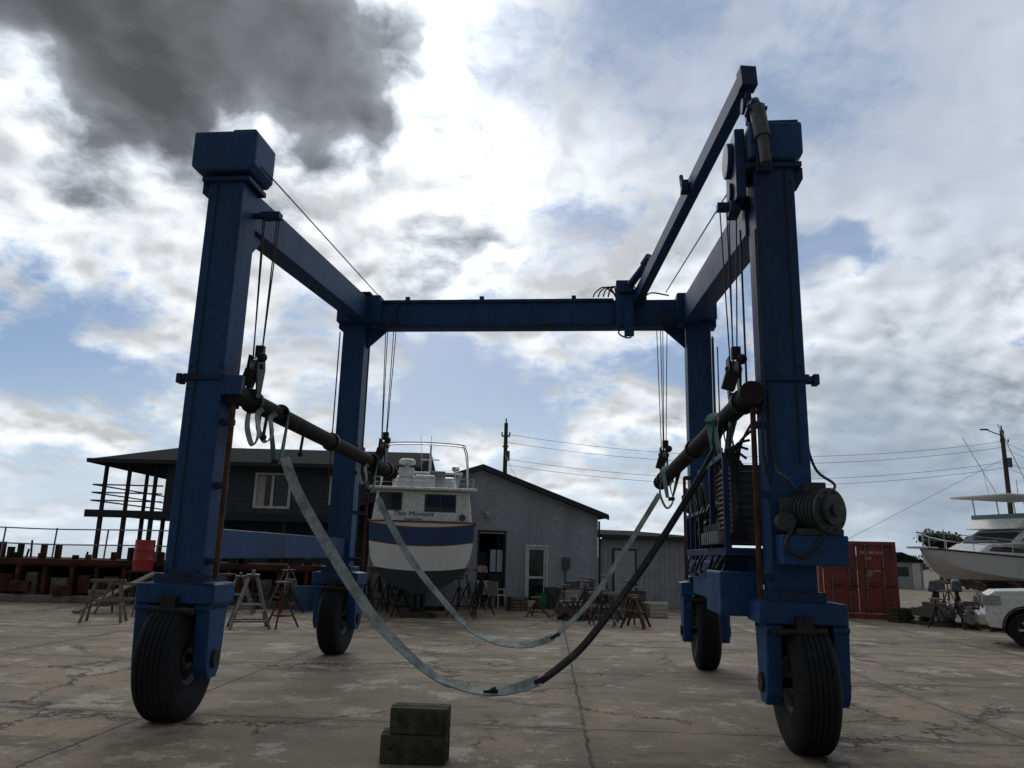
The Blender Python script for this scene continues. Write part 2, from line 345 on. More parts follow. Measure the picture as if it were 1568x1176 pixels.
def wheel(x,y,r,tw,st,cxo=0.0):
    R3=Matrix.Rotation(st,3,'Z')
    def o(a,b,c): 
        q=R3@Vector((a,b,0)); return (x+q.x,y+q.y,c)
    crown.box((x-cxo,y,1.27),(.82,.56,.20),(0,0,st))
    for sg in (-1,1):
        cx=tw/2+.09
        pts=[]
        for (yy,zz) in ((-.24,1.18),(.24,1.18),(.17,.52),(.10,.42),(-.10,.42),(-.17,.52)): pts.append((yy,zz))
        A=[crown.bm.verts.new(o(sg*(cx-.05),p[0],p[1])) for p in pts]; B=[crown.bm.verts.new(o(sg*(cx+.10),p[0],p[1])) for p in pts]
        crown.bm.faces.new(A); crown.bm.faces.new(B[::-1])
        for k in range(6): crown.bm.faces.new((A[k],B[k],B[(k+1)%6],A[(k+1)%6]))
        hubs.tube(o(sg*(cx+.09),0,r),o(sg*(cx+.13),0,r),.09,16)
        crown.box(o(sg*(cx+.02),0,1.13),(.16,.52,.06),(0,0,st))
    h=tw/2
    prof=[(-h*.55,.24),(-h*.80,.27),(-h*.98,.36),(-h*1.04,.43),(-h,.51),(-h*.86,r-.035),(-h*.74,r-.012)]
    prof.append((-h*.66,r-.004))
    for g in (-.5,-.25,0,.25,.5):
        prof+= [((g-.035)*h,r),((g-.02)*h,r-.014),((g+.02)*h,r-.014),((g+.035)*h,r)]
    prof.append((h*.66,r-.004))
    prof+=[(h*.74,r-.012),(h*.86,r-.035),(h,.51),(h*1.04,.43),(h*.98,.36),(h*.80,.27),(h*.55,.24)]
    tires.lathe(prof,(x,y,r-.012),'x',64,st)
    for sg in (-1,1):
        rims.lathe([(sg*h*.50,.25),(sg*h*.72,.262),(sg*h*.74,.24),(sg*h*.55,.22),(sg*h*.45,.12),(sg*h*.62,.10),(sg*h*.64,.02)],(x,y,r-.012),'x',32,st)
        for k in range(8):
            a=k*math.pi/4; q=o(sg*h*.47,math.cos(a)*.165,r+math.sin(a)*.165); q2=o(sg*h*.60,math.cos(a)*.165,r+math.sin(a)*.165); hubs.tube(q,q2,.016,6)
    hubs.tube(o(-h*1.3,0,r),o(h*1.3,0,r),.05,12)
wheel(-3.08,YF,.615,.41,math.radians(4),-.03); wheel(3.27,YF,.615,.39,math.radians(1),.04)
wheel(RLx,YR,.60,.37,0); wheel(RRx,YR,.60,.37,0)
for x,y in ((FLx,YF),(FRx,YF),(RLx,YR),(RRx,YR)):
    crown.hexa([(x-.38,y-.28,1.37),(x+.38,y-.28,1.37),(x+.38,y+.28,1.37),(x-.38,y+.28,1.37),(x-.215,y-.205,1.40),(x+.215,y-.205,1.40),(x+.215,y+.205,1.40),(x-.215,y+.205,1.40)])
st=TL.p("steering_cylinders",BLK,.004)
for x,y,sg in ((-3.05,YF,1),(3.22,YF,-1),(RLx,YR,1),(RRx,YR,-1)):
    st.tube((x-sg*.2,y-.34,1.12),(x+sg*.28,y-.34,1.10),.035); st.box((x,y-.31,1.17),(.16,.12,.16))
gt=TL.p("guide_tubes",RUST,.0,True)
gt.tube((-2.70,-2.86,1.42),(-2.70,-2.86,3.3),.026); gt.tube((-2.70,2.5,1.42),(-2.70,2.5,3.1),.026); gt.tube((2.86,-2.95,1.38),(2.86,-2.95,3.35),.028); gt.tube((2.80,2.5,1.42),(2.80,2.5,3.1),.026)
gts=TL.p("guide_tube_brackets",BLUED)
for x,y,x2 in ((-2.70,-2.86,-2.81),(-2.70,2.5,-2.97),(2.86,-2.95,2.98),(2.80,2.5,2.91)):
    for z in (1.6,2.4,3.1): gts.b2(x,x2,y-.02,y+.1,z-.03,z+.03)
pp=TL.p("sling_bars",PIPE,.0,True)
pL0,pL1=Vector((-2.70,-2.90,3.42)),Vector((-2.36,2.75,3.14))
pR0,pR1=Vector((2.84,-3.05,3.40)),Vector((2.42,2.65,3.03))
for a,b in ((pL0,pL1),(pR0,pR1)):
    d=(b-a).normalized()
    pp.tube(a,b,.105,28); pp.tube(a-d*.02,a+d*.10,.125,28); pp.tube(b-d*.1,b+d*.03,.125,28)
cl=TL.p("sling_bar_clamps",BLK,.006)
for a,b,t in [(pL0,pL1,.08),(pL0,pL1,.5),(pL0,pL1,.95),(pR0,pR1,.06),(pR0,pR1,.5),(pR0,pR1,.94)]:
    c=a.lerp(b,t); d=(b-a).normalized(); cl.tube(c-d*.035,c+d*.035,.135,20)
br=TL.p("bar_guide_brackets",BLUE,.01)
br.b2(-2.82,-2.58,-2.97,-2.88,3.38,3.60); br.b2(-2.84,-2.80,-2.97,-2.5,3.30,3.64); br.b2(2.96,2.99,-3.0,-2.5,3.28,3.62)
for (x,y,x2) in ((-2.66,-2.65,-2.81),(2.83,-2.75,2.98)):
    cl.b2(x,x2,y-.12,y+.12,3.33,3.45)
hb=TL.p("hoist_blocks",BLK,.01); sh=TL.p("sheaves",STEEL,.0,True); cb=TL.p("hoist_cables",CABLE,0,True); tb=TL.p("cable_anchor_brackets",BLUED,.006)
for (x,y,zt,zp) in ((-2.60,-2.60,5.62,3.38),(-2.42,2.35,5.84,3.16),(2.76,-2.55,5.64,3.37),(2.44,2.25,5.84,3.05)):
    z=zp+.38
    for s_ in (-.055,.055): hb.prism([(y-.06,z-.30),(y+.06,z-.30),(y+.12,z),(y+.09,z+.15),(y-.09,z+.15),(y-.12,z)],'x',x+s_-.01,x+s_+.01)
    sh.lathe([(-.035,.10),(-.012,.085),(.012,.085),(.035,.10)],(x,y,z+.02),'x',24); hb.tube((x-.09,y,z+.02),(x+.09,y,z+.02),.03,10)
    hb.box((x,y,z-.30),(.12,.12,.10)); hb.box((x+.03,y,z+.20),(.10,.07,.14)); hb.ball((x+.08,y-.05,z+.12),.06)
    hb.box((x-.05,y-.04,z-.12),(.14,.10,.2),(0,.3,0))
    for i,(dx,dy) in enumerate(((-.09,-.02),(-.03,-.1),(.03,.1),(.10,.02))):
        cb.tube((x+dx*.4,y+dy*.8,z+.05),(x+dx,y+dy,zt),.008,6)
    sgn=-1 if x<0 else 1
    tb.b2(x-.12,x+.12,y-.06,y+.06,zt-.02,zt+.06); tb.b2(x,x+sgn*.3,y-.04,y+.04,zt+.0,zt+.05)
for p,q in [((-2.64,-2.9,6.13),(-2.75,2.5,6.42)),((2.92,-2.5,6.1),(2.55,2.5,6.42)),((2.66,-1.3,6.75),(2.05,2.3,6.6)),((2.80,-1.9,6.9),(2.15,2.3,6.62))]:
    cb.tube(p,q,.009,6)
for (x,z0,z1,y) in ((-3.42,2.6,5.7,2.5),(3.34,1.6,5.6,2.5),(3.42,1.6,5.4,2.48),(2.96,3.2,5.2,-2.98),(2.90,3.4,5.4,-2.5)):
    cb.tube((x,y,z0),(x,y,z1),.012,6)
bo=TL.p("jib_boom",BLUE,.012)
b0,b1=Vector((2.06,2.45,6.32)),Vector((2.97,-2.95,7.05)); bo.beam(b0,b1,.15,.23)
bod=TL.p("jib_fittings",BLUED,.008)
dd=(b1-b0).normalized()
bod.beam(b1-dd*.12,b1+dd*.03,.18,.26)
bod.box((2.97,-2.85,6.84),(.06,.14,.26)); bod.tube((2.90,-2.85,6.74),(3.04,-2.85,6.74),.09,20); bod.box((2.97,-2.84,6.60),(.05,.08,.16))
c=b0.lerp(b1,.62); bod.box(c+Vector((-.13,0,-.02)),(.10,.16,.16)); bod.tube(c+Vector((-.16,0,.0)),c+Vector((-.16,.1,.2)),.03)
bod.tube((1.90,2.35,6.50),(2.20,1.9,6.78),.07,16); bod.box((1.86,2.4,6.45),(.20,.2,.16)); bod.tube((2.15,2.0,6.74),(2.24,1.86,6.84),.10,14)
tr=TL.p("jib_trolley",BLUE,.01)
tr.b2(1.66,1.98,2.38,2.56,5.72,6.62); tr.b2(1.80,1.97,2.30,2.38,5.56,6.2); tr.b2(1.98,2.2,2.36,2.52,6.2,6.45); tr.b2(1.66,1.98,2.56,3.0,6.36,6.46)
trk=TL.p("trolley_rollers",BLK,.004)
for z in (5.76,6.40): trk.tube((1.72,2.36,z),(1.92,2.36,z),.05,12)
ho=TL.p("hydraulic_hoses",HOSE,0,True)
for k in range(4):
    a=1.25+.09*k
    ho.path(smoothpts([(a,2.5,6.34),(a+.05,2.45,6.42+.02*k),(a+.2,2.42,6.50),(1.66,2.42,6.35-.05*k)],6),.014,6)
ho.path(smoothpts([(1.98,2.4,6.5),(2.15,2.3,6.3),(2.3,2.4,6.38),(2.6,2.5,6.36)],6),.014,6)
ho.path(smoothpts([(1.8,2.34,5.8),(1.7,2.3,5.6),(1.9,2.3,5.52),(1.95,2.34,5.75)],6),.014,6)
cy=TL.p("head_cylinder",GREY,.006,True)
cy.tube((3.06,-3.08,6.22),(3.03,-3.02,6.62),.085,20); cy.tube((3.03,-3.02,6.62),(3.01,-3.0,6.72),.05,14)
cy.tube((3.08,-3.1,5.9),(3.06,-3.08,6.24),.06,16)
bod.box((3.02,-3.0,6.66),(.16,.14,.05),(.3,.2,.3)); bod.box((3.02,-3.0,6.58),(.22,.16,.04))
hd=TL.p("pulley_housing",BLUED,.012)
hd.b2(2.80,2.91,-2.9,-2.3,5.62,6.44); hd.box((2.82,-2.6,5.60),(.12,.3,.12)); hd.tube((2.74,-2.6,6.2),(2.80,-2.6,6.2),.20,24); hd.tube((2.76,-2.6,5.8),(2.80,-2.6,5.8),.12,24)
hd.b2(3.0,3.16,-3.03,-2.97,5.86,6.1)
sg1=TL.p("front_sling_light",STRAPG); sg2=TL.p("front_sling_dark",STRAPD); sgt=TL.p("sling_wraps",STRAPT); sgk=TL.p("sling_shackles",BLK,.003)
y=-1.75
Lp=smoothpts([(-2.52,y,2.84),(-2.30,y,2.40),(-1.95,y,1.88),(-1.50,y,1.27),(-1.13,y,.85),(-.62,y,.44),(-.3,y,.30),(0.0,y,.245),(.32,y,.27),(.66,y,.385)],6)
sg1.ribbon(Lp,.125,.016,(0,1,0),lambda u:.75+.45*math.sin(u*7))
sgt.ribbon([p+Vector((0.012,.03,-.035)) for p in Lp[6:36]],.05,.010,(0,1,0),lambda u:.9+.3*math.sin(u*4))
Rp=smoothpts([(.66,y,.385),(.92,y,.58),(1.2,y,.85),(1.75,y,1.57),(2.27,y,2.36),(2.62,y,2.95),(2.74,y,3.22)],6)
sg2.ribbon(Rp,.05,.03,(0,1,0),lambda u:.6+1.5*u)
sg2.ribbon([p+Vector((.02,.04,-.03)) for p in Rp[:-8]],.04,.02,(0,1,0),lambda u:.9+1.1*u)
y2=1.65
Lp2=smoothpts([(-2.27,y2,2.60),(-2.0,y2,2.14),(-1.57,y2,1.52),(-.79,y2,.70),(-.40,y2,.46),(-.07,y2,.375),(.3,y2,.39),(.66,y2,.52)],6)
sg1.ribbon(Lp2,.11,.016,(0,1,0),lambda u:.7+.4*math.sin(u*6+1))
Rp2=smoothpts([(.66,y2,.52),(1.18,y2,1.02),(1.75,y2,1.85),(2.31,y2,2.75)],6)
sg1.ribbon(Rp2,.08,.02,(0,1,0),lambda u:.7+.6*u)
for (p,ang) in (((.68,y,.40),.45),((.68,y2,.54),.5),((.12,y,.25),.1)):
    sgk.tube((p[0]-.05,p[1],p[2]-.03),(p[0]+.06,p[1],p[2]+.03),.035,10); sgk.box(p,(.16,.07,.045),(0,-ang,0))
def wrap(c,side,drop,rr=.12):
    pts=[(c[0]-side*.02,c[1],c[2]-drop)]
    for k in range(11):
        a=math.radians(200-22*k) if side>0 else math.radians(-20+22*k)
        pts.append((c[0]+rr*math.cos(a),c[1],c[2]+rr*math.sin(a)))
    pts.append((c[0]+side*.06,c[1]+.02,c[2]-drop)); return pts
def barpt(a,b,y): t=(y-a.y)/(b.y-a.y); return a.lerp(b,t)
cL=barpt(pL0,pL1,y); cL2=barpt(pL0,pL1,y2); cR=barpt(pR0,pR1,y); cR2=barpt(pR0,pR1,y2)
sgt.ribbon(smoothpts(wrap(cL,1,.55),3),.16,.014,(0,1,0),lambda u:.45*math.sin(u*6))
sgt.ribbon(smoothpts(wrap(cL2,1,.45),3),.20,.014,(0,1,0),lambda u:.4*math.sin(u*6))
sgt.ribbon(smoothpts(wrap(cR,-1,.50),3),.20,.014,(0,1,0),lambda u:.6*math.sin(u*6))
sgt.ribbon(smoothpts(wrap(cR2,-1,.40),3),.18,.014,(0,1,0),lambda u:.4*math.sin(u*6))
def loop(x,y,z,w,h,m):
    m.ribbon(smoothpts([(x-w,y,z),(x-w*1.2,y+.02,z-h*.5),(x-w*.2,y+.02,z-h),(x+w*.8,y-.02,z-h*.75),(x+w*.4,y-.02,z-h*.2),(x+w*1.0,y,z)],6),.07,.012,(0,1,0),lambda u:.5*math.sin(u*5))
loop(-2.62,-2.45,3.32,.08,.42,sg1); loop(-2.60,-2.15,3.32,.10,.34,sg1); loop(2.72,-2.2,3.3,.08,.45,sg1); loop(2.70,-1.95,3.3,.07,.5,sg2); loop(-2.40,1.2,3.1,.07,.3,sg1); loop(2.46,1.9,3.0,.1,.45,sg1)
sgk.box((cL.x+.02,y,cL.z-.58),(.09,.14,.05)); sgk.box((cR.x,y,cR.z-.52),(.09,.16,.05)); sgk.box((cL2.x,y2,cL2.z-.48),(.09,.16,.05)); sgk.box((cR2.x,y2,cR2.z-.42),(.09,.16,.05))
for (x,yy,z) in ((-2.55,-2.3,3.25),(2.75,-2.3,3.18),(2.68,-1.6,3.15),(-2.52,-1.2,3.2)):
    sgk.tube((x,yy,z),(x-.02,yy,z-.22),.02,8); sgk.ball((x-.02,yy,z-.24),.04)
# power unit on the right side
pu=TL.p("power_unit_frame",BLUED,.006); pr=TL.p("radiator",GREY,.004); en=TL.p("engine",BLK,.01); epi=TL.p("engine_pipes",RUST,0,True)
pu.b2(2.62,3.4,-2.5,.9,1.80,1.88)
for yy in (-2.45,-1.5,-.5,.4,.85):
    pu.b2(2.62,2.68,yy-.03,yy+.03,1.88,2.35 if yy>-.6 else 2.84)
pu.b2(2.62,2.68,-2.45,-.5,2.82,2.88); pu.b2(2.62,2.68,-.5,.85,2.32,2.37)
pr.b2(2.72,3.25,-2.35,-1.55,1.92,2.76)
for k in range(14): pr.box((2.70,-1.95,1.98+.056*k),(.03,.76,.018),(0,.5,0))
for k in range(10): pr.box((2.97,-2.40,2.0+.075*k),(.42,.03,.02),(.5,0,0))
en.b2(2.78,3.2,-1.45,-.3,1.95,2.45); en.b2(2.85,3.12,-1.35,-.4,2.45,2.62)
for k in range(4): en.tube((2.76,-1.3+.28*k,2.30),(2.62,-1.3+.28*k,2.36),.06,12)
en.tube((3.0,-.9,2.6),(3.0,-.9,2.98),.12,20); en.tube((2.9,-.2,2.1),(2.9,.35,2.1),.20,20)
epi.tube((2.86,-.6,2.5),(2.86,-.6,3.05),.04); epi.tube((2.86,-.6,3.05),(2.80,-.6,3.18),.04)
en.b2(2.7,3.2,.45,.8,1.88,2.3)
tank=TL.p("hydraulic_tank",BLUE,.02); tank.b2(2.54,2.94,-2.55,-1.6,1.20,1.64); tank.b2(2.62,3.1,-1.3,.2,1.3,1.74)
for k in range(7):
    yy=-2.4+.45*k
    ho.path(smoothpts([(2.66,yy,1.85),(2.58,yy+.1,1.7-.05*(k%3)),(2.60,yy+.25,1.55+.05*(k%2)),(2.7,yy+.4,1.72)],5),.017,6)
for k in range(6):
    ho.path(smoothpts([(2.94-.02*k,-2.55,3.2-.1*k),(2.80-.03*k,-2.5,2.9),(2.78,-2.48,2.4),(2.84-.03*k,-2.45,1.95)],6),.015,6)
for k in range(5):
    ho.path(smoothpts([(2.62,-1.4+.5*k,2.4),(2.56,-1.3+.5*k,2.65+.06*(k%2)),(2.6,-1.1+.5*k,2.5),(2.66,-1.0+.5*k,2.2)],5),.016,6)
vb=TL.p("valve_bank",STEEL,.004)
for k in range(8): vb.b2(2.56,2.66,-2.35+.16*k,-2.25+.16*k,1.92,2.05); vb.tube((2.6,-2.30+.16*k,2.05),(2.6,-2.30+.16*k,2.14),.012,6)
mp_=TL.p("winch_platform",BLUE,.012); mp_.b2(3.02,3.62,-3.25,-2.97,1.72,2.00); mp_.b2(3.41,3.64,-2.96,-2.4,1.72,2.00)
mo=TL.p("hoist_motor",GREENM,.008,True)
mc=Vector((3.38,-3.12,2.23)); md=Vector((.55,-.83,0)).normalized()
mo.tube(mc-md*.16,mc+md*.14,.19,32); mo.tube(mc+md*.14,mc+md*.17,.215,32); mo.tube(mc+md*.17,mc+md*.22,.14,24); mo.tube(mc+md*.22,mc+md*.25,.06,16)
for k in range(6): mo.tube(mc-md*(.13-.045*k),mc-md*(.12-.045*k),.208,32)
for k in range(10):
    a=k*.628; u=Vector((-md.y,md.x,0)); q=mc+u*.18*math.cos(a)+Vector((0,0,.18*math.sin(a))); mo.tube(q+md*.17,q+md*.19,.014,6)
mo.b2(3.28,3.46,-3.2,-3.02,2.40,2.50); mo.b2(3.16,3.58,-3.26,-3.0,2.0,2.06)
mo.tube((3.08,-3.05,2.12),(3.08,-3.2,2.12),.09,20); mo.b2(3.06,3.2,-3.1,-3.0,2.1,2.36)
ho.path(smoothpts([(3.2,-3.2,2.4),(3.08,-3.2,2.55),(3.04,-3.02,2.7),(3.02,-2.97,3.4)],6),.016,6)
ho.path(smoothpts([(3.12,-3.24,2.05),(3.04,-3.3,1.9),(3.2,-3.30,1.80),(3.4,-3.28,2.0)],6),.018,6)
ho.path(smoothpts([(3.0,-2.97,2.5),(2.94,-3.0,2.8),(2.95,-2.98,3.3)],6),.014,6)
ho.path(smoothpts([(3.5,-3.1,2.4),(3.60,-3.0,2.5),(3.44,-2.9,2.7),(3.41,-2.8,3.3),(3.42,-2.8,5.6)],6),.014,6)
cd=TL.p("conduits",BLK,0,True)
cd.tube((-3.12,-2.965,1.5),(-3.12,-2.965,5.9),.007,8); cd.tube((3.30,-2.965,2.7),(3.30,-2.965,5.9),.007,8)
cd.tube((-2.86,2.55,1.5),(-2.86,2.55,5.7),.016,8); cd.tube((3.36,2.6,1.9),(3.36,2.6,5.6),.022,8)
hw=TL.p("post_bolts",BLUED,.002)
for x,y_ in ((FLx,-2.955),(FRx,-2.955)):
    for z in (3.45,3.70,5.75,1.5):
        for dx in (-.17,.17): hw.tube((x+dx,y_-.012,z),(x+dx,y_+.01,z),.016,6)
TL.done()

# ------------------------------------------------------------ timber blocks
def block(loc,rz,sx,sy,sz,n):
    o=Obj(n,loc,rz); p=o.p("timber",WOOD,.012)
    for k in range(3): p.b2(-sx/2+random.uniform(-.006,.006),sx/2+random.uniform(-.006,.006),-sy/2+k*sy/3+.002,-sy/2+(k+1)*sy/3-.002,0,sz-random.uniform(0,.008))
    q=o.p("bolt_heads",BLK,.003)
    for s_ in (-1,1): q.tube((s_*(sx/2-.09),-sy/2-.006,sz*.5),(s_*(sx/2-.09),-sy/2+.01,sz*.5),.014,8)
    o.done()
block((-.755,7.16,0),math.radians(-1),.565,.28,.235,"timber_block"); block((-.715,7.15,.237),math.radians(-3),.50,.28,.215,"timber_block")

# ------------------------------------------------------------ trawler
def band(name,stops,sag=.06,rough=.35):
    m=bpy.data.materials.new(name); m.use_nodes=True; T=NT(m.node_tree); b=T.N["Principled BSDF"]
    tc=T.N.new("ShaderNodeTexCoord"); q=T.sep(tc.outputs['Object'])
    z=T.M('SUBTRACT',q[2],T.M('MULTIPLY',T.M('MULTIPLY',q[0],q[0]),sag))
    c=T.ramp(T.M('DIVIDE',z,4.0),[(p/4.0,c) for p,c in stops],'CONSTANT')
    v=T.comb(q[0],q[1],T.M('MULTIPLY',q[2],.2))
    n=T.noise(v,3,6,.65).outputs['Fac']; c=T.mix(T.mr(n,.50,.75,0,.4),c,T.mix(.6,c,(.16,.13,.09)))
    T.L.new(c,b.inputs['Base Color']); b.inputs['Roughness'].default_value=rough; return m
def trawler():
    o=Obj("trawler_boat",(-2.42,21.9,0),math.radians(5))
    hm=band("trawler_hull_paint",[(0,(.012,.028,.034)),(1.25,(.74,.74,.71)),(1.90,(.26,.04,.04)),(1.935,(.014,.045,.15)),(2.40,(.30,.05,.04)),(2.43,(.70,.70,.67))])
    h=o.p("hull",hm,0,True)
    base=[(0,.62),(.35,.72),(.85,.92),(1.2,1.22),(1.37,1.6),(1.44,2.05),(1.47,2.56)]
    rows=[]
    for y,w,rise,kz in ((0,1,0,0),(.6,1.02,0,0),(2.5,1.08,0.02,-.05),(5,1.05,.15,-.1),(7,.85,.4,-.05),(8.5,.5,.65,.1),(9.4,.06,.85,.5)):
        hp=[(x*w,z+kz*(1-(z-.62)/2)+rise*max(0,(z-.62)/1.94)) for x,z in base]; bow=.22 if y==0 else 0
        rows.append([(-x,y-bow*(1-(x/1.47)**2),z) for x,z in reversed(hp)]+[(x,y-bow*(1-(x/1.47)**2),z) for x,z in hp[1:]])
    h.grid(rows)
    tr_=[]
    for x,z in base[1:]:
        tr_.append([(x*u,-.22*(1-(x*u/1.47)**2),z) for u in [-1+.125*k for k in range(17)]])
    h.grid(tr_)
    h.prism([(-.35,.72),(0,.62),(.35,.72)],'y',-.21,-.19)
    k=o.p("keel",mat("antifoul",(.014,.032,.036),.8,0,(.03,.03,.025),4,.45,.7),.02); k.b2(-.14,.14,.5,7.6,.12,.75); k.b2(-.03,.03,-.25,.45,.25,1.0)
    pr_=o.p("propeller",STEEL,.004); pr_.tube((0,.36,.5),(0,.52,.5),.05)
    r=o.p("rub_rail",mat("teak",(.14,.07,.035),.6),.01,True)
    z=2.58; r.path(smoothpts([(-1.47,0.02,z),(-.8,-.17,z),(0,-.23,z),(.8,-.17,z),(1.47,.02,z)],6),.03,8)
    for s_ in (-1,1): r.path(smoothpts([(s_*1.48,0,z),(s_*1.6,2.5,z+.03),(s_*1.55,5,z+.16),(s_*1.26,7,z+.4)],6),.03,8)
    c=o.p("aft_cabin",WHITE,.05)
    c.hexa([(-1.40,.0,2.56),(1.40,.0,2.56),(1.40,4.2,2.6),(-1.40,4.2,2.6),(-1.30,.12,3.46),(1.30,.12,3.46),(1.30,4.2,3.5),(-1.30,4.2,3.5)])
    c.b2(-1.05,1.05,2.6,6.2,3.54,4.15)
    t=o.p("cabin_top",WHITE,.02); t.b2(-1.5,1.5,-.14,4.4,3.465,3.54); t.b2(-1.15,1.15,2.3,6.4,4.15,4.22)
    f=o.p("flybridge",WHITE,.04); f.hexa([(-.95,.9,3.54),(.95,.9,3.54),(1.0,2.5,3.54),(-1.0,2.5,3.54),(-.80,1.0,3.92),(.80,1.0,3.92),(.95,2.5,4.1),(-.95,2.5,4.1)])
    f.b2(-.3,.3,.55,.85,3.54,3.95)
    w=o.p("windows",GLASS,.01); wt=o.p("window_frames",mat("frame_dark",(.06,.06,.06),.5),.006)
    for x0,x1,z0,z1 in ((-1.20,-.62,2.92,3.36),(.08,.90,2.90,3.33)):
        yy=lambda z:.0+(z-2.56)/.9*.12
        def pane(P,x0,x1,z0,z1,d): P.hexa([(x0,yy(z0)-d,z0),(x1,yy(z0)-d,z0),(x1,yy(z0)+.02,z0),(x0,yy(z0)+.02,z0),(x0,yy(z1)-d,z1),(x1,yy(z1)-d,z1),(x1,yy(z1)+.02,z1),(x0,yy(z1)+.02,z1)])
        pane(wt,x0-.035,x1+.035,z0-.035,z1+.035,.012); pane(w,x0,x1,z0,z1,.022); pane(wt,(x0+x1)/2-.015,(x0+x1)/2+.015,z0,z1,.03)
    for s_ in (-1,1):
        for y0 in (.6,1.9,3.0): w.b2(s_*1.335,s_*1.372,y0,y0+.8,2.95,3.3)
    pl=o.p("portholes",GLASS,0,True); pb=o.p("porthole_rims",CHROME,0,True)
    pl.tube((1.12,.03,2.72),(1.12,-.03,2.72),.10,20); pb.lathe([(-.028,.10),(-.028,.13),(.03,.13)],(1.12,0.0,2.72),'y',20)
    rl=o.p("rails",CHROME,0,True)
    top=[(-1.45,4.2),(-1.45,.9),(-1.4,-.05),(1.4,-.05),(1.45,.9),(1.45,4.2)]
    rl.path([(x,y,3.80) for x,y in top],.014,6); rl.path([(x,y,3.67) for x,y in top],.008,6)
    for x,y_ in ((-1.4,-.05),(-.7,-.05),(0,-.05),(.7,-.05),(1.4,-.05),(-1.45,1.2),(1.45,1.2),(-1.45,2.6),(1.45,2.6)): rl.tube((x,y_,3.5),(x,y_,3.80),.013,6)
    for yb,zt in ((.5,4.86),(1.5,4.93)):
        rl.path(smoothpts([(-1.28,.9,3.54),(-1.24,yb+.1,4.4),(-1.16,yb,zt-.12),(-1.0,yb,zt),(0,yb,zt+.04),(1.0,yb,zt),(1.16,yb,zt-.12),(1.24,yb+.1,4.4),(1.28,.9,3.54)],6),.018,6)
    for s_ in (-1,1): rl.tube((s_*1.1,.5,4.84),(s_*1.1,1.5,4.9),.014,6)
    m_=o.p("mast",WHITEP,.004,True); m_.tube((.12,1.9,3.5),(.12,1.9,5.05),.045,12,.03); m_.tube((-.15,1.9,4.55),(.4,1.9,4.55),.02); m_.tube((.12,1.9,5.05),(.12,1.9,5.3),.01,6); m_.tube((-.12,1.85,3.9),(-.2,1.85,5.3),.008,6)
    ra=o.p("radar_dome",WHITEP,.02,True); ra.lathe([(0,.04),(.02,.24),(.12,.25),(.17,.18),(.19,.02)],(-.55,1.2,4.30),'z',24); ra.tube((-.55,1.2,3.9),(-.55,1.2,4.3),.06); ra.b2(-.78,-.34,1.0,1.4,3.92,4.2)
    sl=o.p("search_lights",CHROME,.004,True); sl.tube((.85,.9,4.18),(.95,1.05,4.22),.08,14); sl.tube((.88,1,3.8),(.88,1,4.14),.02)
    seat=o.p("helm_seats",mat("grey_vinyl",(.2,.22,.24),.6),.03); seat.b2(.15,.6,.8,1.2,3.9,4.1); seat.b2(-.25,.1,.7,1.0,3.8,4.02)
    for txt,sz,z in (("This Moment",.20,2.74),("Boatyard Bay",.09,2.63)):
        cu=bpy.data.curves.new("boat_name",'FONT'); cu.body=txt; cu.size=sz; cu.extrude=.002; cu.align_x='CENTER'; cu.materials.append(BLK); cu.space_character=1.05; cu.shear=.2
        t_=bpy.data.objects.new("boat_name",cu); SC.collection.objects.link(t_); t_.parent=o.e; t_.location=(-.25,-.012+(z-2.56)/.9*.12,z); t_.rotation_euler=(math.radians(90-7.6),0,0)
    o.done()
trawler()

def boat_stand(x,y,h=1.2,rz=0,m=BLK,lean=.0,s=1.0):
    o=Obj("boat_stand",(x,y,0),rz); L=o.p("legs",m,0,True)
    for k in range(3):
        a=k*2*math.pi/3+.3; L.tube((.42*s*math.cos(a),.42*s*math.sin(a),.0),(.04*math.cos(a),.04*math.sin(a),h*.72),.022,8)
    for k in range(3):
        a=k*2*math.pi/3+.3;b=a+2*math.pi/3; L.tube((.27*s*math.cos(a),.27*s*math.sin(a),h*.26),(.27*s*math.cos(b),.27*s*math.sin(b),h*.26),.014,6)
    L.tube((0,0,h*.4),(0,0,h*.74),.035,10)
    t=o.p("screw",RUST,0,True); t.tube((0,0,h*.7),(lean*.2,0,h*.96),.018,8); t.tube((-.12,0,h*.76),(.12,0,h*.76),.012,6)
    p=o.p("pad",WOODL,.01); p.box((lean*.22,0,h),(.3,.3,.04),(0,lean,0)); o.done()
for x,y,h,l in ((-3.85,22.2,1.25,.6),(-3.9,24.3,1.3,.6),(-3.7,26.6,1.3,.5),(-1.05,22.1,1.25,-.6),(-.75,23.4,1.3,-.6),(-1.35,22.7,1.1,-.4),(-3.4,22.9,1.1,.5),(-.8,25.6,1.3,-.6),(-3.0,22.4,.95,.4)):
    boat_stand(x,y,h,random.random()*2,random.choice([BLK,RUST,BLK]),l)
for x,y,h in ((.86,23.2,.55),(-5.1,18.2,1.0),(2.1,21.5,1.1),(2.5,21.0,.9),(3.4,22.2,1.1),(2.9,23.0,1.2),(12.5,23.2,.8),(13.2,24.0,1.0),(14.6,24.3,1.0),(1.7,23.6,.9),(2.4,23.9,1.1),(3.8,23.2,.9),(-7.9,22.6,1.0),(-6.1,22.4,.9)):
    boat_stand(x,y,h,random.random()*3,random.choice([STEEL,RUST,BLK]),0)
kb=Obj("keel_block",(-2.4,22.7,0)); q=kb.p("timbers",WOOD,.01)
q.b2(-.5,.5,-.9,-.6,0,.12); q.b2(-.35,.35,-.6,-.3,0,.12); q.b2(-.5,.5,2.0,2.3,0,.12); kb.done()

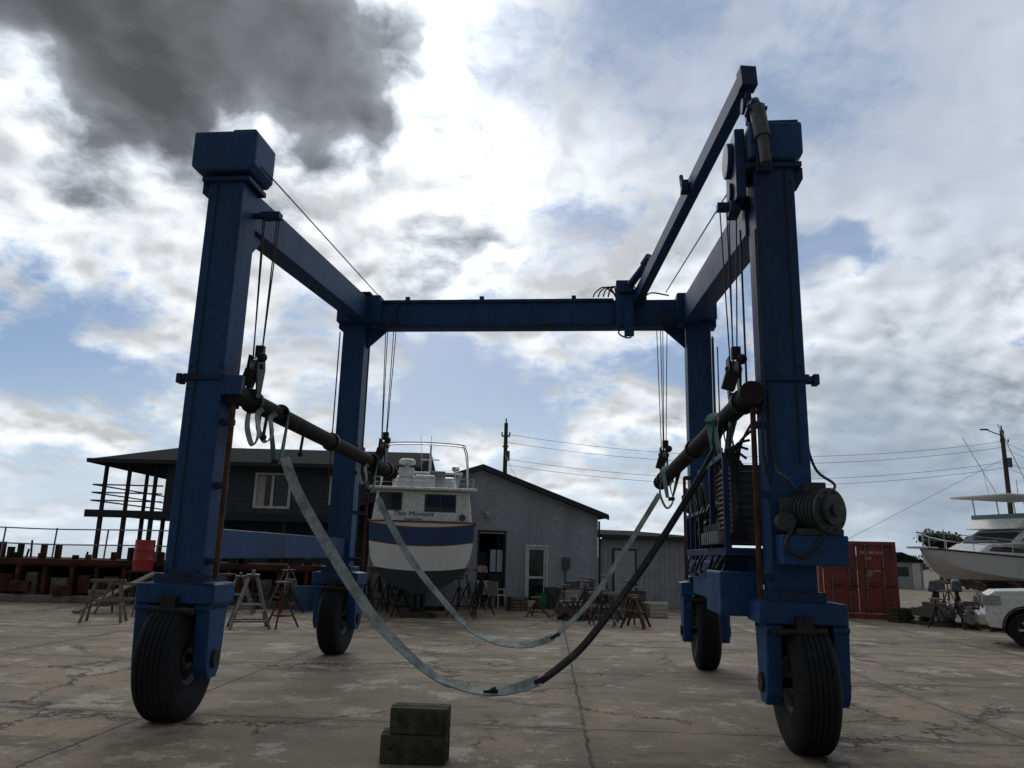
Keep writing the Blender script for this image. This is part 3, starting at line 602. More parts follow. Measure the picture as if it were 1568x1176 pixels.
def sawhorse(x,y,rz,w=.9,h=.9,m=STEEL):
    o=Obj("sawhorse",(x,y,0),rz); p=o.p("top_bar",m,.005); p.b2(-w/2,w/2,-.05,.05,h-.07,h)
    l=o.p("legs",m,.003)
    for sx in (-1,1):
        for sy in (-1,1): l.beam((sx*(w/2-.12),sy*.04,h-.06),(sx*(w/2+.05),sy*.30,0),.05,.05)
        l.beam((sx*(w/2-.02),-.18,h*.42),(sx*(w/2-.02),.18,h*.42),.04,.04)
    for sy in (-1,1): l.beam((-w/2+.05,sy*.17,h*.5),(w/2-.05,sy*.17,h*.5),.04,.04)
    o.done()
sawhorse(-9.25,18.5,.25,.75,.95,WOODL); sawhorse(-9.8,20.5,-.3,1.1,.8,WOODL)
sawhorse(3.1,21.0,.3,.8,.8,WOODL); sawhorse(3.35,20.7,1.2,.7,.75,RUST); sawhorse(2.7,22.2,.2,.9,.8,STEEL)
def trestle(x,y,rz,h):
    o=Obj("steel_trestle",(x,y,0),rz); p=o.p("frame",STEEL,.003)
    for sx in (-1,1):
        for sy in (-1,1): p.beam((sx*.08,sy*.08,h),(sx*.42,sy*.34,0),.05,.05)
        p.beam((sx*.30,-.24,.35),(sx*.30,.24,.35),.04,.04)
    for sy in (-1,1): p.beam((-.26,sy*.2,.5),(.26,sy*.2,.5),.04,.04); p.beam((-.36,sy*.3,.16),(.36,sy*.3,.16),.04,.04)
    p.b2(-.14,.14,-.14,.14,h,h+.05); p.tube((0,0,h),(0,0,h+.14),.04); o.done()
trestle(-5.75,18.0,.4,1.12); trestle(-6.5,23.6,.9,1.1); trestle(-7.3,21.8,.2,.95)

# ------------------------------------------------------------ gabled building
def gabled():
    o=Obj("gabled_workshop",(-1.0,27.3,0),math.radians(11))
    w=o.p("walls",WALL,0)
    xl,xr,zr,zp=-3.7,4.3,3.18,4.66; dpt=14
    def zt(x): return zp-(zp-zr)*abs(x)/4.3
    cols=[xl,-1.0,.02,.90,1.72,2.40,xr]
    for a,b in zip(cols,cols[1:]):
        zb=0.0
        if (a,b)==(.02,.90): zb=2.45
        if (a,b)==(1.72,2.40): zb=2.02
        if a<0<b: poly=[(a,zb),(b,zb),(b,zt(b)),(0,zt(0)),(a,zt(a))]
        else: poly=[(a,zb),(b,zb),(b,zt(b)),(a,zt(a))]
        w.prism(poly,'y',0,.2)
    w.b2(xl,xl+.2,.2,dpt,0,zt(xl)-.05); w.b2(xr-.2,xr,.2,dpt,0,zt(xr)-.05); w.b2(xl,xr,dpt,dpt+.2,0,3)
    r=o.p("roof",ROOF,.01)
    for s_ in (-1,1):
        e=4.3*1.07; ze=zt(4.3)-.07*4.3*(zp-zr)/4.3+.02
        P=[(0,zp+.03),(s_*e,ze),(s_*e,ze+.14),(0,zp+.17)]
        r.prism(P if s_>0 else P[::-1],'y',-.35,dpt+.4)
    tr=o.p("fascia",TRIM,.005)
    for s_ in (-1,1):
        e=4.3*1.07; ze=zt(4.3)-.07*(zp-zr)+.02
        tr.prism([(0,zp-.03),(s_*e,ze-.06),(s_*e,ze+.10),(0,zp+.13)],'y',-.40,-.352)
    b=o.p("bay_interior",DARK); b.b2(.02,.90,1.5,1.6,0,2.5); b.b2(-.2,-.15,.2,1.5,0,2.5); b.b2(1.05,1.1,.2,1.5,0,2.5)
    bf=o.p("bay_frame",TRIM,.005); bf.b2(-.04,.02,-.03,.12,0,2.5); bf.b2(.90,.96,-.03,.12,0,2.5); bf.b2(-.04,.96,-.03,.12,2.5,2.56)
    g=o.p("bay_window",mat("pale_glass",(.42,.48,.52),.2),.004); g.b2(.42,.62,.08,.10,1.15,1.9); g.b2(.66,.86,.08,.10,1.15,1.9)
    bs=o.p("bay_panel",TRIM,.005); bs.b2(.38,.90,.06,.12,.0,1.1); bs.b2(.05,.36,.3,.35,.9,1.8)
    d=o.p("door",WHITEP,.006); d.b2(1.72,1.80,.02,.12,0,2.02); d.b2(2.32,2.40,.02,.12,0,2.02); d.b2(1.80,2.32,.02,.12,1.94,2.02); d.b2(1.80,2.32,.02,.10,0,.22); d.b2(1.80,2.32,.02,.10,.95,1.03)
    dt=o.p("door_trim",WHITEP,.006); dt.b2(1.65,1.715,-.03,0.0-.002,0,2.10); dt.b2(2.405,2.47,-.03,-.002,0,2.10); dt.b2(1.715,2.405,-.03,-.002,2.03,2.10)
    dg=o.p("door_glass",GLASS); dg.b2(1.80,2.32,.05,.07,.22,.95); dg.b2(1.80,2.32,.05,.07,1.03,1.94)
    l=o.p("wall_light",CREAM,.01); l.b2(.15,.35,-.14,-.0,3.1,3.22); l.tube((.25,-.1,3.1),(.25,-.1,3.0),.07,12)
    cp=o.p("downpipe",TRIM,.003,True); cp.tube((4.33,-.06,.1),(4.33,-.06,3.0),.04); cp.tube((3.1,-.03,0.1),(3.1,-.03,1.4),.02); o.p("meter_box",GREY,.01).b2(3.0,3.25,-.12,-.003,1.3,1.7)
    o.done()
gabled()
def lowshed():
    o=Obj("low_shed",(3.35,28.3,0),math.radians(14)); w=o.p("walls",WALL2)
    w.b2(0,4.4,.0,.15,0,2.4); w.b2(4.25,4.4,.15,8,0,2.3)
    rb=o.p("siding_ribs",WALL2)
    for k in range(22): rb.b2(.08+k*.2,.11+k*.2,-.018,-.001,0,2.38)
    r=o.p("roof",ROOF,.01); r.prism([(-.35,2.42),(-.35,2.52),(8,3.0),(8,2.9)],'x',-.1,4.6)
    d=o.p("door",WALL,.006); d.b2(.5,1.3,-.05,-.02,0,2.0); dr=o.p("door_frame",TRIM,.004); dr.b2(.44,.5,-.06,-.02,0,2.06); dr.b2(1.3,1.36,-.06,-.02,0,2.06); dr.b2(.5,1.3,-.06,-.02,2.0,2.06)
    o.p("fascia",TRIM,.004).b2(-.1,4.6,-.40,-.352,2.38,2.54)
    o.done()
lowshed()

# ------------------------------------------------------------ deck house on the left
def deckhouse():
    o=Obj("two_storey_deck_house",(0,30,0)); w=o.p("walls",DARKS)
    X0,X1=-13.3,-3.7
    wins=[(-9.8,-8.5,3.30,4.55),(-6.9,-5.9,3.5,4.5)]
    xs=[X0,-9.8,-8.5,-6.9,-5.9,X1]
    for a,b in zip(xs,xs[1:]):
        k=[q for q in wins if q[0]==a]
        if k: w.b2(a,b,0,.15,3.0,k[0][2]); w.b2(a,b,0,.15,k[0][3],4.85)
        else: w.b2(a,b,0,.15,3.0,4.85)
    w.b2(X0,X0+.15,.15,6.5,3.0,4.85); w.b2(X1-.15,X1,.15,6.5,0,4.9)
    w.b2(X0+.6,X1,.8,.95,0,2.86); w.b2(X0+.6,X0+.75,.95,6.5,0,2.86); w.b2(X0,X1,6.5,6.6,0,4.85)
    sr=o.p("siding_boards",DARKS)
    for k in range(9):
        z=3.08+.2*k
        for a,b in ((X0,-9.86),(-8.44,-6.96),(-5.84,X1)): sr.b2(a,b,-.02,-.001,z,z+.02)
    t=o.p("window_frames",WHITEP,.006); g=o.p("window_glass",GLASS)
    for a,b,z0,z1 in wins:
        g.b2(a,b,.06,.08,z0,z1)
        for (p,q,r_,s_) in ((a-.06,a+.04,z0-.06,z1+.06),(b-.04,b+.06,z0-.06,z1+.06),((a+b)/2-.05,(a+b)/2+.05,z0+.04,z1-.02)): t.b2(p,q,-.035,.05,r_,s_)
        t.b2(a+.04,b-.04,-.03,.05,z1-.02,z1+.06); t.b2(a+.04,b-.04,-.03,.05,z0-.06,z0+.04)
    cu_=o.p("curtain",CREAM,.0); cu_.b2(-9.76,-9.45,.03,.055,3.35,4.5)
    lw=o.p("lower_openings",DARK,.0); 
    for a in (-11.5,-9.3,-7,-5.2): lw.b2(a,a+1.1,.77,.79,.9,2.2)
    f=o.p("deck_floor",TRIM,.01); f.b2(-16.1,X1+.1,-.3,6.5,2.86,3.0); f.b2(-16.1,X1+.1,-.36,-.302,2.74,3.02)
    ps=o.p("deck_posts",TRIM,.006)
    for x in (-15.55,-14.65,-13.62):
        for yy in (-.2,3.2,6.2): ps.b2(x-.07,x+.07,yy-.07,yy+.07,0,2.86); ps.b2(x-.06,x+.06,yy-.06,yy+.06,3.0,4.85)
    for x in (-11,-8.5,-6,-4.2): ps.b2(x-.08,x+.08,-.25,-.09,0,2.86)
    r_=o.p("deck_railing",TRIM,.003)
    for z in (3.35,3.65,3.95): r_.b2(-16.0,-13.3,-.24,-.18,z,z+.05); r_.b2(-16.03,-15.97,-.16,6.3,z,z+.05)
    rf=o.p("roof",ROOF,.01)
    ex0,ex1,ey0,ey1,ze=-15.95,-3.4,-.9,7.4,4.88; rx0,ry,zr=-14.0,3.2,5.95
    V=[rf.bm.verts.new(p) for p in ((ex0,ey0,ze),(ex1,ey0,ze),(ex1,ey1,ze),(ex0,ey1,ze),(rx0,ry,zr),(ex1,ry,zr))]
    for q in ((0,1,5,4),(2,3,4,5),(3,0,4),(1,2,5),(3,2,1,0)): rf.bm.faces.new([V[k] for k in q])
    fs=o.p("fascia",mat("fascia_weathered",(.05,.052,.055),.9,spec=.1),.004); fs.b2(ex0-.02,ex1+.02,ey0-.05,ey0-.003,ze-.12,ze+.03); fs.b2(ex0-.05,ex0-.003,ey0,ey1,ze-.12,ze+.03)
    o.done()
deckhouse()

# ------------------------------------------------------------ barge / dock with railing
def barge():
    o=Obj("rusty_dock_barge",(0,24.3,0)); m=mat("barge_red",(.115,.042,.032),.85,0,(.05,.028,.022),1.5,.4,.6,.3,20,(.16,.10,.07),spec=.2)
    a=o.p("deck_edge",m,.01); a.b2(-24,-5.0,0,3.5,1.05,1.26); a.b2(-24,-5,-.06,0-.002,1.10,1.2)
    b=o.p("ribs",m,.01)
    for k in range(24):
        x=-23.8+.8*k+random.uniform(-.1,.1); b.b2(x,x+.12,-.04,.3,.2,1.05); 
        if k%3==1: b.b2(x+.2,x+.6,.1,.5,.25,.8)
    c=o.p("side_plates",CONC,.01)
    for k in range(24):
        if k%3!=1: c.b2(-23.6+.8*k,-23.6+.8*k+random.uniform(.3,.55),.15,.4,.1,.6+random.uniform(0,.3))
    d=o.p("back_wall",TRIM); d.b2(-24,-5,2.9,3.1,0,1.04)
    e=o.p("sill",CONC,.02); e.b2(-24,-5,-.3,.5,0,.2)
    s=o.p("deck_gear",BLK,.01); s2=o.p("deck_gear_rust",RUST,.01)
    for k in range(44):
        x=random.uniform(-23,-6); h=random.uniform(.12,.5); (s if k%2 else s2).b2(x,x+random.uniform(.06,.3),.3,.5,1.262,1.27+h)
        if k%2: s.tube((x+.4,.4,1.27),(x+.4+random.uniform(-.1,.1),.4,1.28+h+.1),.03)
    for k in range(8):
        x=-16+1.3*k; s2.box((x,-.2,.35+.1*(k%2)),(.5,.3,.3),(0,random.uniform(-.3,.3),.3))
    o.done()
    r=Obj("pipe_railing",(0,24.5,1.26)); q=r.p("rails",mat("galvanised",(.25,.27,.28),.5,.4),0,True)
    for z in (.45,.92):
        q.path([(x,.0,z+.02*math.sin(x)) for x in [-24+k*.5 for k in range(28)]],.022,6)
    for k in range(9): q.tube((-23.7+1.6*k,0,0),(-23.7+1.6*k+.03,0,.94),.025,6)
    r.done()
    fd=Obj("red_fuel_drum",(-10.9,23.7,0)); q=fd.p("drum",RED,0,True); q.lathe([(0,.28),(.3,.28),(.31,.295),(.33,.28),(.6,.28),(.61,.295),(.63,.28),(.9,.28)],(0,0,1.0),'z',28)
    q2=fd.p("stand",BLK,.004)
    for a in (-.22,.22):
        for b_ in (-.22,.22): q2.beam((a,b_,1.0),(a*1.2,b_*1.2,0),.05,.05)
    q2.b2(-.3,.3,-.3,.3,.94,.995); fd.done()
barge()

# ------------------------------------------------------------ container
def container():
    o=Obj("shipping_container",(10.42,26.45,0),math.radians(-14)); W_,L_,Hh=2.44,6.06,2.48
    f=o.p("corner_posts",CORED,.01)
    for x in (0,W_-.14):
        f.b2(x,x+.14,0,.14,0,Hh); f.b2(x,x+.14,L_-.14,L_,0,Hh)
    f.b2(.14,W_-.14,0,.12,Hh-.14,Hh); f.b2(.14,W_-.14,0,.12,0,.16); f.b2(0,.08,.14,L_-.14,Hh-.1,Hh-.005); f.b2(0,.08,.14,L_-.14,0,.14); f.b2(W_-.08,W_,.14,L_-.14,Hh-.1,Hh-.005)
    t=o.p("top_sheet",CORED); t.b2(.08,W_-.08,.12,L_-.05,Hh-.06,Hh-.03)
    c=o.p("corrugated_sides",CORED)
    for x in (.03,W_-.06):
        pts=[];n=22
        for k in range(n):
            y0=.14+(L_-.28)*k/n; s=(L_-.28)/n
            pts+= [(x,y0),(x,y0+s*.35),(x+.035,y0+s*.5),(x+.035,y0+s*.85)]
        pts.append((x,L_-.14)); 
        c.grid([[(a,b,z) for a,b in pts] for z in (.14,Hh-.1)])
    d=o.p("doors",CORED,.006); d.b2(.16,W_/2-.008,.03,.07,.18,Hh-.16); d.b2(W_/2+.008,W_-.16,.03,.07,.18,Hh-.16)
    for k in range(5):
        z=.30+.42*k
        for a,b in ((.24,W_/2-.08),(W_/2+.08,W_-.24)): d.b2(a,b,.012,.03,z,z+.26)
    b=o.p("lock_rods",STEEL,.0,True)
    for x in (.42,.95,1.49,2.02):
        b.tube((x,-.02,.12),(x,-.02,Hh-.1),.02,8)
    bb=o.p("lock_handles",BLK,.003)
    for x in (.42,.95,1.49,2.02):
        for z in (.2,Hh-.22,.9,1.6): bb.b2(x-.05,x+.05,-.035,.012,z,z+.05)
        bb.b2(x,x+.32,-.045,-.025,1.02,1.06)
    for txt,x,z,s in (("TRLU 286134 0",1.30,2.08,.11),("22G1",1.45,1.9,.11),("MAX GROSS\nTARE\nNET",1.5,1.5,.08),("CT",.35,2.0,.16)):
        cu=bpy.data.curves.new("marking",'FONT'); cu.body=txt; cu.size=s; cu.extrude=.001; cu.materials.append(WHITEP)
        q=bpy.data.objects.new("marking",cu); SC.collection.objects.link(q); q.parent=o.e; q.location=(x,.006,z); q.rotation_euler=(math.radians(90),0,0)
    o.done()
container()

# ------------------------------------------------------------ sport fishing boat (bow to the left)
def sportfisher():
    o=Obj("sport_fishing_boat",(15.6,29.6,0),math.radians(16))
    hm=band("sportfisher_hull_paint",[(0,(.05,.03,.03)),(1.20,(.05,.09,.2)),(1.27,(.72,.73,.74))],0)
    h=o.p("hull",hm,0,True); rows=[]
    for x,wb,zs,zk,ch in ((-.0,.03,2.42,2.2,2.3),(.5,.55,2.38,1.55,1.9),(1.3,1.1,2.30,1.1,1.6),(2.6,1.6,2.2,.85,1.4),(4.5,1.9,2.08,.75,1.25),(8,2.0,1.95,.75,1.15),(11.5,1.9,1.9,.8,1.15)):
        hp=[(0,zk),(wb*.45,zk+(ch-zk)*.5),(wb*.86,ch),(wb*.92,ch+(zs-ch)*.5),(wb,zs)]
        rows.append([(x,-a,b) for a,b in reversed(hp)]+[(x,a,b) for a,b in hp[1:]])
    h.grid(rows); h.bm.faces.new([h.bm.verts.new(p) for p in rows[-1]])
    k=o.p("deck",WHITE,.0)
    for a,b in zip(rows,rows[1:]):
        k.bm.faces.new([k.bm.verts.new((p[0],p[1]*.98,p[2]-.03)) for p in (a[0],a[-1],b[-1],b[0])])
    ru=o.p("rub_rail",TRIM,0,True)
    for s_ in (0,-1): ru.path([(r0[s_][0],r0[s_][1]*1.01,r0[s_][2]-.04) for r0 in rows],.03,6)
    c=o.p("cabin",WHITE,.05)
    c.hexa([(1.6,-.9,2.2),(9,-1.5,2.0),(9,1.5,2.0),(1.6,.9,2.2),(2.5,-.8,2.62),(9,-1.35,2.66),(9,1.35,2.66),(2.5,.8,2.62)])
    c.hexa([(3.0,-1.2,2.6),(8.6,-1.4,2.6),(8.6,1.4,2.6),(3.0,1.2,2.6),(3.9,-1.05,3.18),(8.6,-1.25,3.2),(8.6,1.25,3.2),(3.9,1.05,3.18)])
    c.hexa([(3.4,-1.2,3.2),(8.2,-1.4,3.2),(8.2,1.4,3.2),(3.4,1.2,3.2),(3.8,-1.25,3.62),(6.6,-1.4,3.55),(6.6,1.4,3.55),(3.8,1.25,3.62)])
    w=o.p("windows",GLASS,.01)
    w.hexa([(3.02,-1.1,2.70),(3.04,1.1,2.70),(3.2,1.1,2.7),(3.2,-1.1,2.7),(3.70,-1.0,3.08),(3.70,1.0,3.08),(3.9,1.0,3.08),(3.9,-1.0,3.08)])
    w.hexa([(3.5,-1.235,2.74),(8.3,-1.405,2.74),(8.3,-1.2,2.74),(3.5,-1.1,2.74),(4.1,-1.10,3.06),(8.3,-1.30,3.08),(8.3,-1.2,3.08),(4.1,-1.0,3.06)])
    w.hexa([(2.2,-.90,2.32),(4.6,-1.14,2.28),(4.6,-.9,2.28),(2.2,-.7,2.32),(2.5,-.86,2.5),(4.6,-1.08,2.52),(4.6,-.9,2.52),(2.5,-.7,2.5)])
    sh_=o.p("enclosure",mat("teal_canvas",(.12,.25,.25),.6),.01); sh_.b2(3.9,6.4,-1.3,1.3,3.62,3.80)
    ht=o.p("hardtop",WHITE,.03); ht.b2(2.9,6.2,-1.3,1.3,4.42,4.50)
    r=o.p("rails",CHROME,0,True)
    for x,y in ((3.9,-1.15),(3.9,1.15),(5.2,-1.2),(5.2,1.2),(6.1,-1.2),(6.1,1.2)): r.tube((x+.1,y,3.5),(x,y,4.44),.03,6)
    for x in (3.9,5.2): r.tube((x,-1.2,3.9),(x+.9,-1.2,4.44),.018,6)
    pts=[(a[0]+.1,a[0+1]*.94,a[2]+.55) for a in [r0[0] for r0 in rows[:5]]]; r.path(pts,.018,6); r.path([(a,-b,c_) for a,b,c_ in pts],.018,6)
    r.path([(a,b,c_-.27) for a,b,c_ in pts],.012,6)
    for a,b,c_ in pts: r.tube((a,b,c_),(a,b,c_-.55),.014,6); r.tube((a,-b,c_),(a,-b,c_-.55),.014,6)
    r.tube((4.6,-1.3,3.6),(2.2,-1.9,7.0),.014,6); r.tube((5.6,1.3,4.4),(4.6,2.0,7.2),.014,6); r.tube((5,0,4.5),(5,0,5.2),.02,6); r.tube((4.2,.6,4.5),(4.0,.6,5.6),.01,6)
    an=o.p("pulpit",WHITE,.02); an.b2(-.5,.6,-.2,.2,2.36,2.44)
    o.done()
    for x,y,l in ((17,28.6,.5),(18.5,29.0,.5),(20.2,29.4,.5),(17.2,30.9,-.5),(20,31.5,-.5)): boat_stand(x,y,1.15,random.random(),RUST,l)
    kb=Obj("keel_block",(19,30.5,0),math.radians(16)); q=kb.p("timbers",WOOD,.01); q.b2(-.3,.3,-.5,.5,0,.36); q.b2(-.25,.25,-.4,.4,.36,.75); q.b2(1.7,2.3,-.5,.5,0,.36); q.b2(1.75,2.25,-.4,.4,.36,.75); kb.done()
sportfisher()

# ------------------------------------------------------------ pickup truck
def pickup():
    o=Obj("pickup_truck",(0,0,0),0); fwd=math.radians(152)
    R2=Matrix.Rotation(fwd,3,'Z'); wl=R2@Vector((1.85,.82,0)); o.e.location=(11.75-wl.x,18.0-wl.y,0); o.e.rotation_euler=(0,0,fwd)
    b=o.p("body",WHITE,.035,False)
    def arc(cx,r,n=9): return [(cx+r*math.cos(math.pi*k/n),.40+r*math.sin(math.pi*k/n)) for k in range(n+1)]
    low=[(2.62,.42)]+arc(1.85,.47)+arc(-1.75,.47)+[(-2.75,.45)]
    top=[(-2.8,.6),(-2.8,1.28),(-.55,1.30),(-.5,1.32),(1.15,1.30),(2.45,1.22),(2.66,1.08),(2.68,.6)]
    b.prism(low+top,'y',-.95,.95)
    cbn=o.p("cab",WHITE,.04); cbn.hexa([(-.62,-.9,1.28),(1.25,-.9,1.28),(1.25,.9,1.28),(-.62,.9,1.28),(-.5,-.74,1.88),(.45,-.74,1.88),(.45,.74,1.88),(-.5,.74,1.88)])
    g=o.p("windows",GLASS,.005)
    for s_ in (-1,1):
        g.hexa([(-.5,s_*.90,1.33),(.98,s_*.90,1.33),(.98,s_*.8,1.33),(-.5,s_*.8,1.33),(-.42,s_*.775,1.80),(.46,s_*.775,1.80),(.46,s_*.7,1.80),(-.42,s_*.7,1.80)])
    g.hexa([(1.23,-.8,1.32),(1.23,.8,1.32),(1.1,.8,1.32),(1.1,-.8,1.32),(.52,-.68,1.83),(.52,.68,1.83),(.4,.68,1.83),(.4,-.68,1.83)])
    bd=o.p("bed_interior",DARK); bd.b2(-2.7,-.7,-.85,.85,1.285,1.305)
    hl=o.p("headlights",mat("headlamp",(.35,.37,.4),.1,.3),.01); gr=o.p("grille",BLK,.01)
    for s_ in (-1,1): hl.b2(2.34,2.70,s_*.62,s_*.965,.90,1.12)
    gr.b2(2.6,2.70,-.58,.58,.82,1.12); bp=o.p("bumper",CHROME,.03); bp.b2(2.55,2.80,-.94,.94,.46,.70)
    se=o.p("panel_seams",BLK,0)
    for s_ in (-1,1):
        for x in (1.18,.1,-.58): se.b2(x,x+.012,s_*.945,s_*.953,.5,1.28)
    ma=o.p("wheel_arches",BLK,.01)
    for x in (1.85,-1.75):
        for s_ in (-1,1):
            pts=[(x+.5*math.cos(math.pi*k/12),s_*.955,.40+.5*math.sin(math.pi*k/12)) for k in range(13)]; ma.path(pts,.02,6)
        ma.b2(x-.45,x+.45,-.6,.6,.45,.86)
    t=o.p("tires",BLACK,0,True); r=o.p("rims",CHROME,.003,True)
    for x in (1.85,-1.75):
        for s_ in (-1,1):
            t.lathe([(-.12,.22),(-.13,.34),(-.10,.385),(.10,.385),(.13,.34),(.12,.22)],(x,s_*.84,.385),'y',40)
            r.lathe([(s_*.10,.235),(s_*.122,.22),(s_*.08,.19),(s_*.07,.02)],(x,s_*.84,.385),'y',32)
            for k in range(6):
                a=k*math.pi/3; r.beam((x+.04*math.cos(a),s_*.95,.385+.04*math.sin(a)),(x+.2*math.cos(a),s_*.94,.385+.2*math.sin(a)),.05,.05)
    m_=o.p("mirrors",BLK,.02); 
    for s_ in (-1,1): m_.b2(.85,.98,s_*.95,s_*1.15,1.32,1.50)
    o.done()
pickup()

# ------------------------------------------------------------ clutter
def outboard(x,y,rz):
    o=Obj("outboard_motor",(x,y,0),rz); c=o.p("cowl",GREY,.05,False); c.hexa([(-.18,-.16,.95),(.25,-.16,.95),(.25,.16,.95),(-.18,.16,.95),(-.12,-.12,1.3),(.18,-.12,1.35),(.18,.12,1.35),(-.12,.12,1.3)])
    l=o.p("leg",BLK,.01); l.b2(-.08,.1,-.05,.05,.25,.95); l.b2(-.15,.2,-.1,.1,.42,.46); l.tube((-.2,0,.28),(.22,0,.28),.05,12)
    s=o.p("stand",RUST,.003); s.beam((-.3,-.25,0),(-.1,0,.9),.05,.05); s.beam((-.3,.25,0),(-.1,0,.9),.05,.05); s.beam((.4,-.25,0),(-.1,0,.7),.05,.05); s.beam((.4,.25,0),(-.1,0,.7),.05,.05); o.done()
outboard(13.4,24.8,.4); outboard(14.4,25.4,1.2)
def enginelump(x,y,rz,s=1.0):
    o=Obj("marine_engine",(x,y,0),rz,s); b=o.p("block",mat("engine_grey",(.09,.09,.09),.6,0,(.14,.07,.04),4,.45,.6),.02); b.b2(-.5,.5,-.22,.22,.25,.6); b.b2(-.42,.42,-.16,.16,.6,.75); b.b2(.5,.85,-.18,.18,.28,.55)
    c=o.p("fittings",STEEL,.0,True)
    for k in range(4): c.tube((-.36+.24*k,-.22,.55),(-.36+.24*k,-.32,.62),.05,10)
    c.tube((-.55,0,.42),(-.5,0,.42),.2,20); c.tube((-.58,.1,.66),(-.5,.1,.66),.09,16); c.tube((0,0,.75),(0,0,.9),.12,16)
    k=o.p("skid",WOOD,.01); k.b2(-.6,.8,-.3,-.2,0,.12); k.b2(-.6,.8,.2,.3,0,.12); k.b2(-.4,-.3,-.3,.3,.12,.25); k.b2(.4,.5,-.3,.3,.12,.25); o.done()
for a in ((14.0,23.6,.2),(15.3,24.6,-.3,1.2),(13.3,22.9,1.1,.7),(16.5,25.6,.4,1.1),(1.9,22.6,.5,.7),(12.9,23.9,2.0,.9),(14.9,23.2,2.6,.8),(13.9,22.4,.7,.7),(3.1,24.6,.3,.8)): enginelump(*a)
def barrel(x,y,m,h=.85,r=.28):
    o=Obj("plastic_bin",(x,y,0)); p=o.p("bin",m,.0,True); p.lathe([(0,r*.85),(h*.3,r*.9),(h*.32,r*.94),(h*.95,r),(h*.96,r*1.08),(h,r*1.08),(h,r*.95),(h*.5,r*.9)],(0,0,0),'z',24); o.done()
barrel(1.55,26.9,GREY,.7); barrel(2.1,26.5,CREAM,.6); barrel(2.9,26.9,BLUEP,.75); barrel(3.6,26.2,CREAM,.6,.3); barrel(3.3,23.6,BLUEP,.5,.22); barrel(1.2,26.8,GREENP,.5,.22); barrel(.4,26.6,RED,.35,.2); barrel(-5.9,23.3,BLUEP,.7); barrel(4.3,26.0,GREY,.7)
def chair(x,y,rz):
    o=Obj("plastic_chair",(x,y,0),rz); p=o.p("shell",CREAM,.01); p.b2(-.22,.22,-.22,.22,.40,.44); p.box((0,.22,.64),(.42,.03,.44),(-.15,0,0))
    l=o.p("legs",CREAM,.005)
    for a in (-.2,.2):
        for b in (-.2,.2): l.beam((a,b,.4),(a*1.2,b*1.2,0),.04,.04)
        l.b2(a-.02,a+.02,-.2,.24,.60,.63); l.b2(a-.02,a+.02,-.2,-.16,.42,.61)
    o.done()
chair(-.75,27.0,.3); chair(-.35,26.6,2.6)
def worktable(x,y,rz):
    o=Obj("work_table",(x,y,0),rz); p=o.p("top",WOODL,.01); p.b2(-.8,.8,-.35,.35,.78,.83); l=o.p("legs",WOODL,.005)
    for a in (-.72,.72):
        for b in (-.3,.3): l.b2(a-.04,a+.04,b-.04,b+.04,0,.78)
    l.b2(-.68,.68,-.3,-.26,.25,.33); c=o.p("items_on_table",GREY,.02); c.b2(-.5,-.1,-.2,.2,.832,1.02); c.tube((.3,0,.832),(.3,0,1.1),.1,14); o.done()
worktable(2.3,24.2,.1)
def crate(x,y,rz,m,s=(.6,.5,.45)):
    o=Obj("storage_crate",(x,y,0),rz); p=o.p("slats",m,.008)
    for k in range(4): z=s[2]*k/4; p.b2(-s[0]/2,s[0]/2,-s[1]/2,-s[1]/2+.03,z+.01,z+s[2]/4-.02); p.b2(-s[0]/2,s[0]/2,s[1]/2-.03,s[1]/2,z+.01,z+s[2]/4-.02); p.b2(-s[0]/2,-s[0]/2+.03,-s[1]/2+.03,s[1]/2-.03,z+.01,z+s[2]/4-.02); p.b2(s[0]/2-.03,s[0]/2,-s[1]/2+.03,s[1]/2-.03,z+.01,z+s[2]/4-.02)
    p.b2(-s[0]/2+.03,s[0]/2-.03,-s[1]/2+.03,s[1]/2-.03,.02,s[2]*.8); o.done()
for a in ((.35,25.6,.3,WOODL),(2.6,23.0,.5,WOODL),(3.9,24.2,.2,GREY),(-5.4,24.0,.3,WOOD),(-7.6,23.6,.1,WOOD),(-8.3,23.4,.6,GREY),(12.3,24.9,.2,WOOD),(-11.9,23.4,.4,CONC),(4.6,24.5,.2,CREAM)): crate(*a)
lad=Obj("leaning_ladder",(-4.7,23.0,0),.15); p=lad.p("ladder",STEEL,.004)
for s_ in (-.2,.2): p.beam((s_,0,0),(s_,1.0,3.1),.05,.03)
for k in range(9): p.tube((-.2,.1+.1*k,.3+.31*k),(.2,.1+.1*k,.3+.31*k),.016,8)
lad.done()
ra=Obj("wooden_ramp",(-10.4,21.3,0),.9); p=ra.p("planks",WOODL,.006)
p.beam((-1,0,.03),(1.0,0,1.0),.35,.05); p.beam((.95,0,.0),(.95,0,.95),.1,.1); ra.done()

# ------------------------------------------------------------ utility poles & wires
def pole(x,y,h,arm=True):
    o=Obj("utility_pole",(x,y,0)); p=o.p("pole",POLE,0,True); p.tube((0,0,0),(0,0,h),.15,14,.10)
    q=o.p("hardware",GREY,.01)
    if arm: q.b2(-.22,.22,-.18,-.10,h-.75,h-.67); q.b2(-.16,.16,-.18,-.10,h-1.3,h-1.22)
    q.tube((.12,-.2,h-1.5),(.12,-.2,h-2.0),.11,16); q.tube((0,0,h),(0,0,h+.25),.04,8)
    for a in (-.2,.2): q.tube((a,-.14,h-.67),(a,-.14,h-.5),.04,8)
    if not arm: q.tube((0,0,h-.3),(-1.0,-.3,h-.05),.03,8); q.box((-1.15,-.35,h-.05),(.4,.14,.07))
    o.done()
pole(-.25,40,8.5); pole(26.2,40.5,8.9,False); pole(62,70,9)
wl=Obj("power_line"); p=wl.p("wires",HOSE,0)
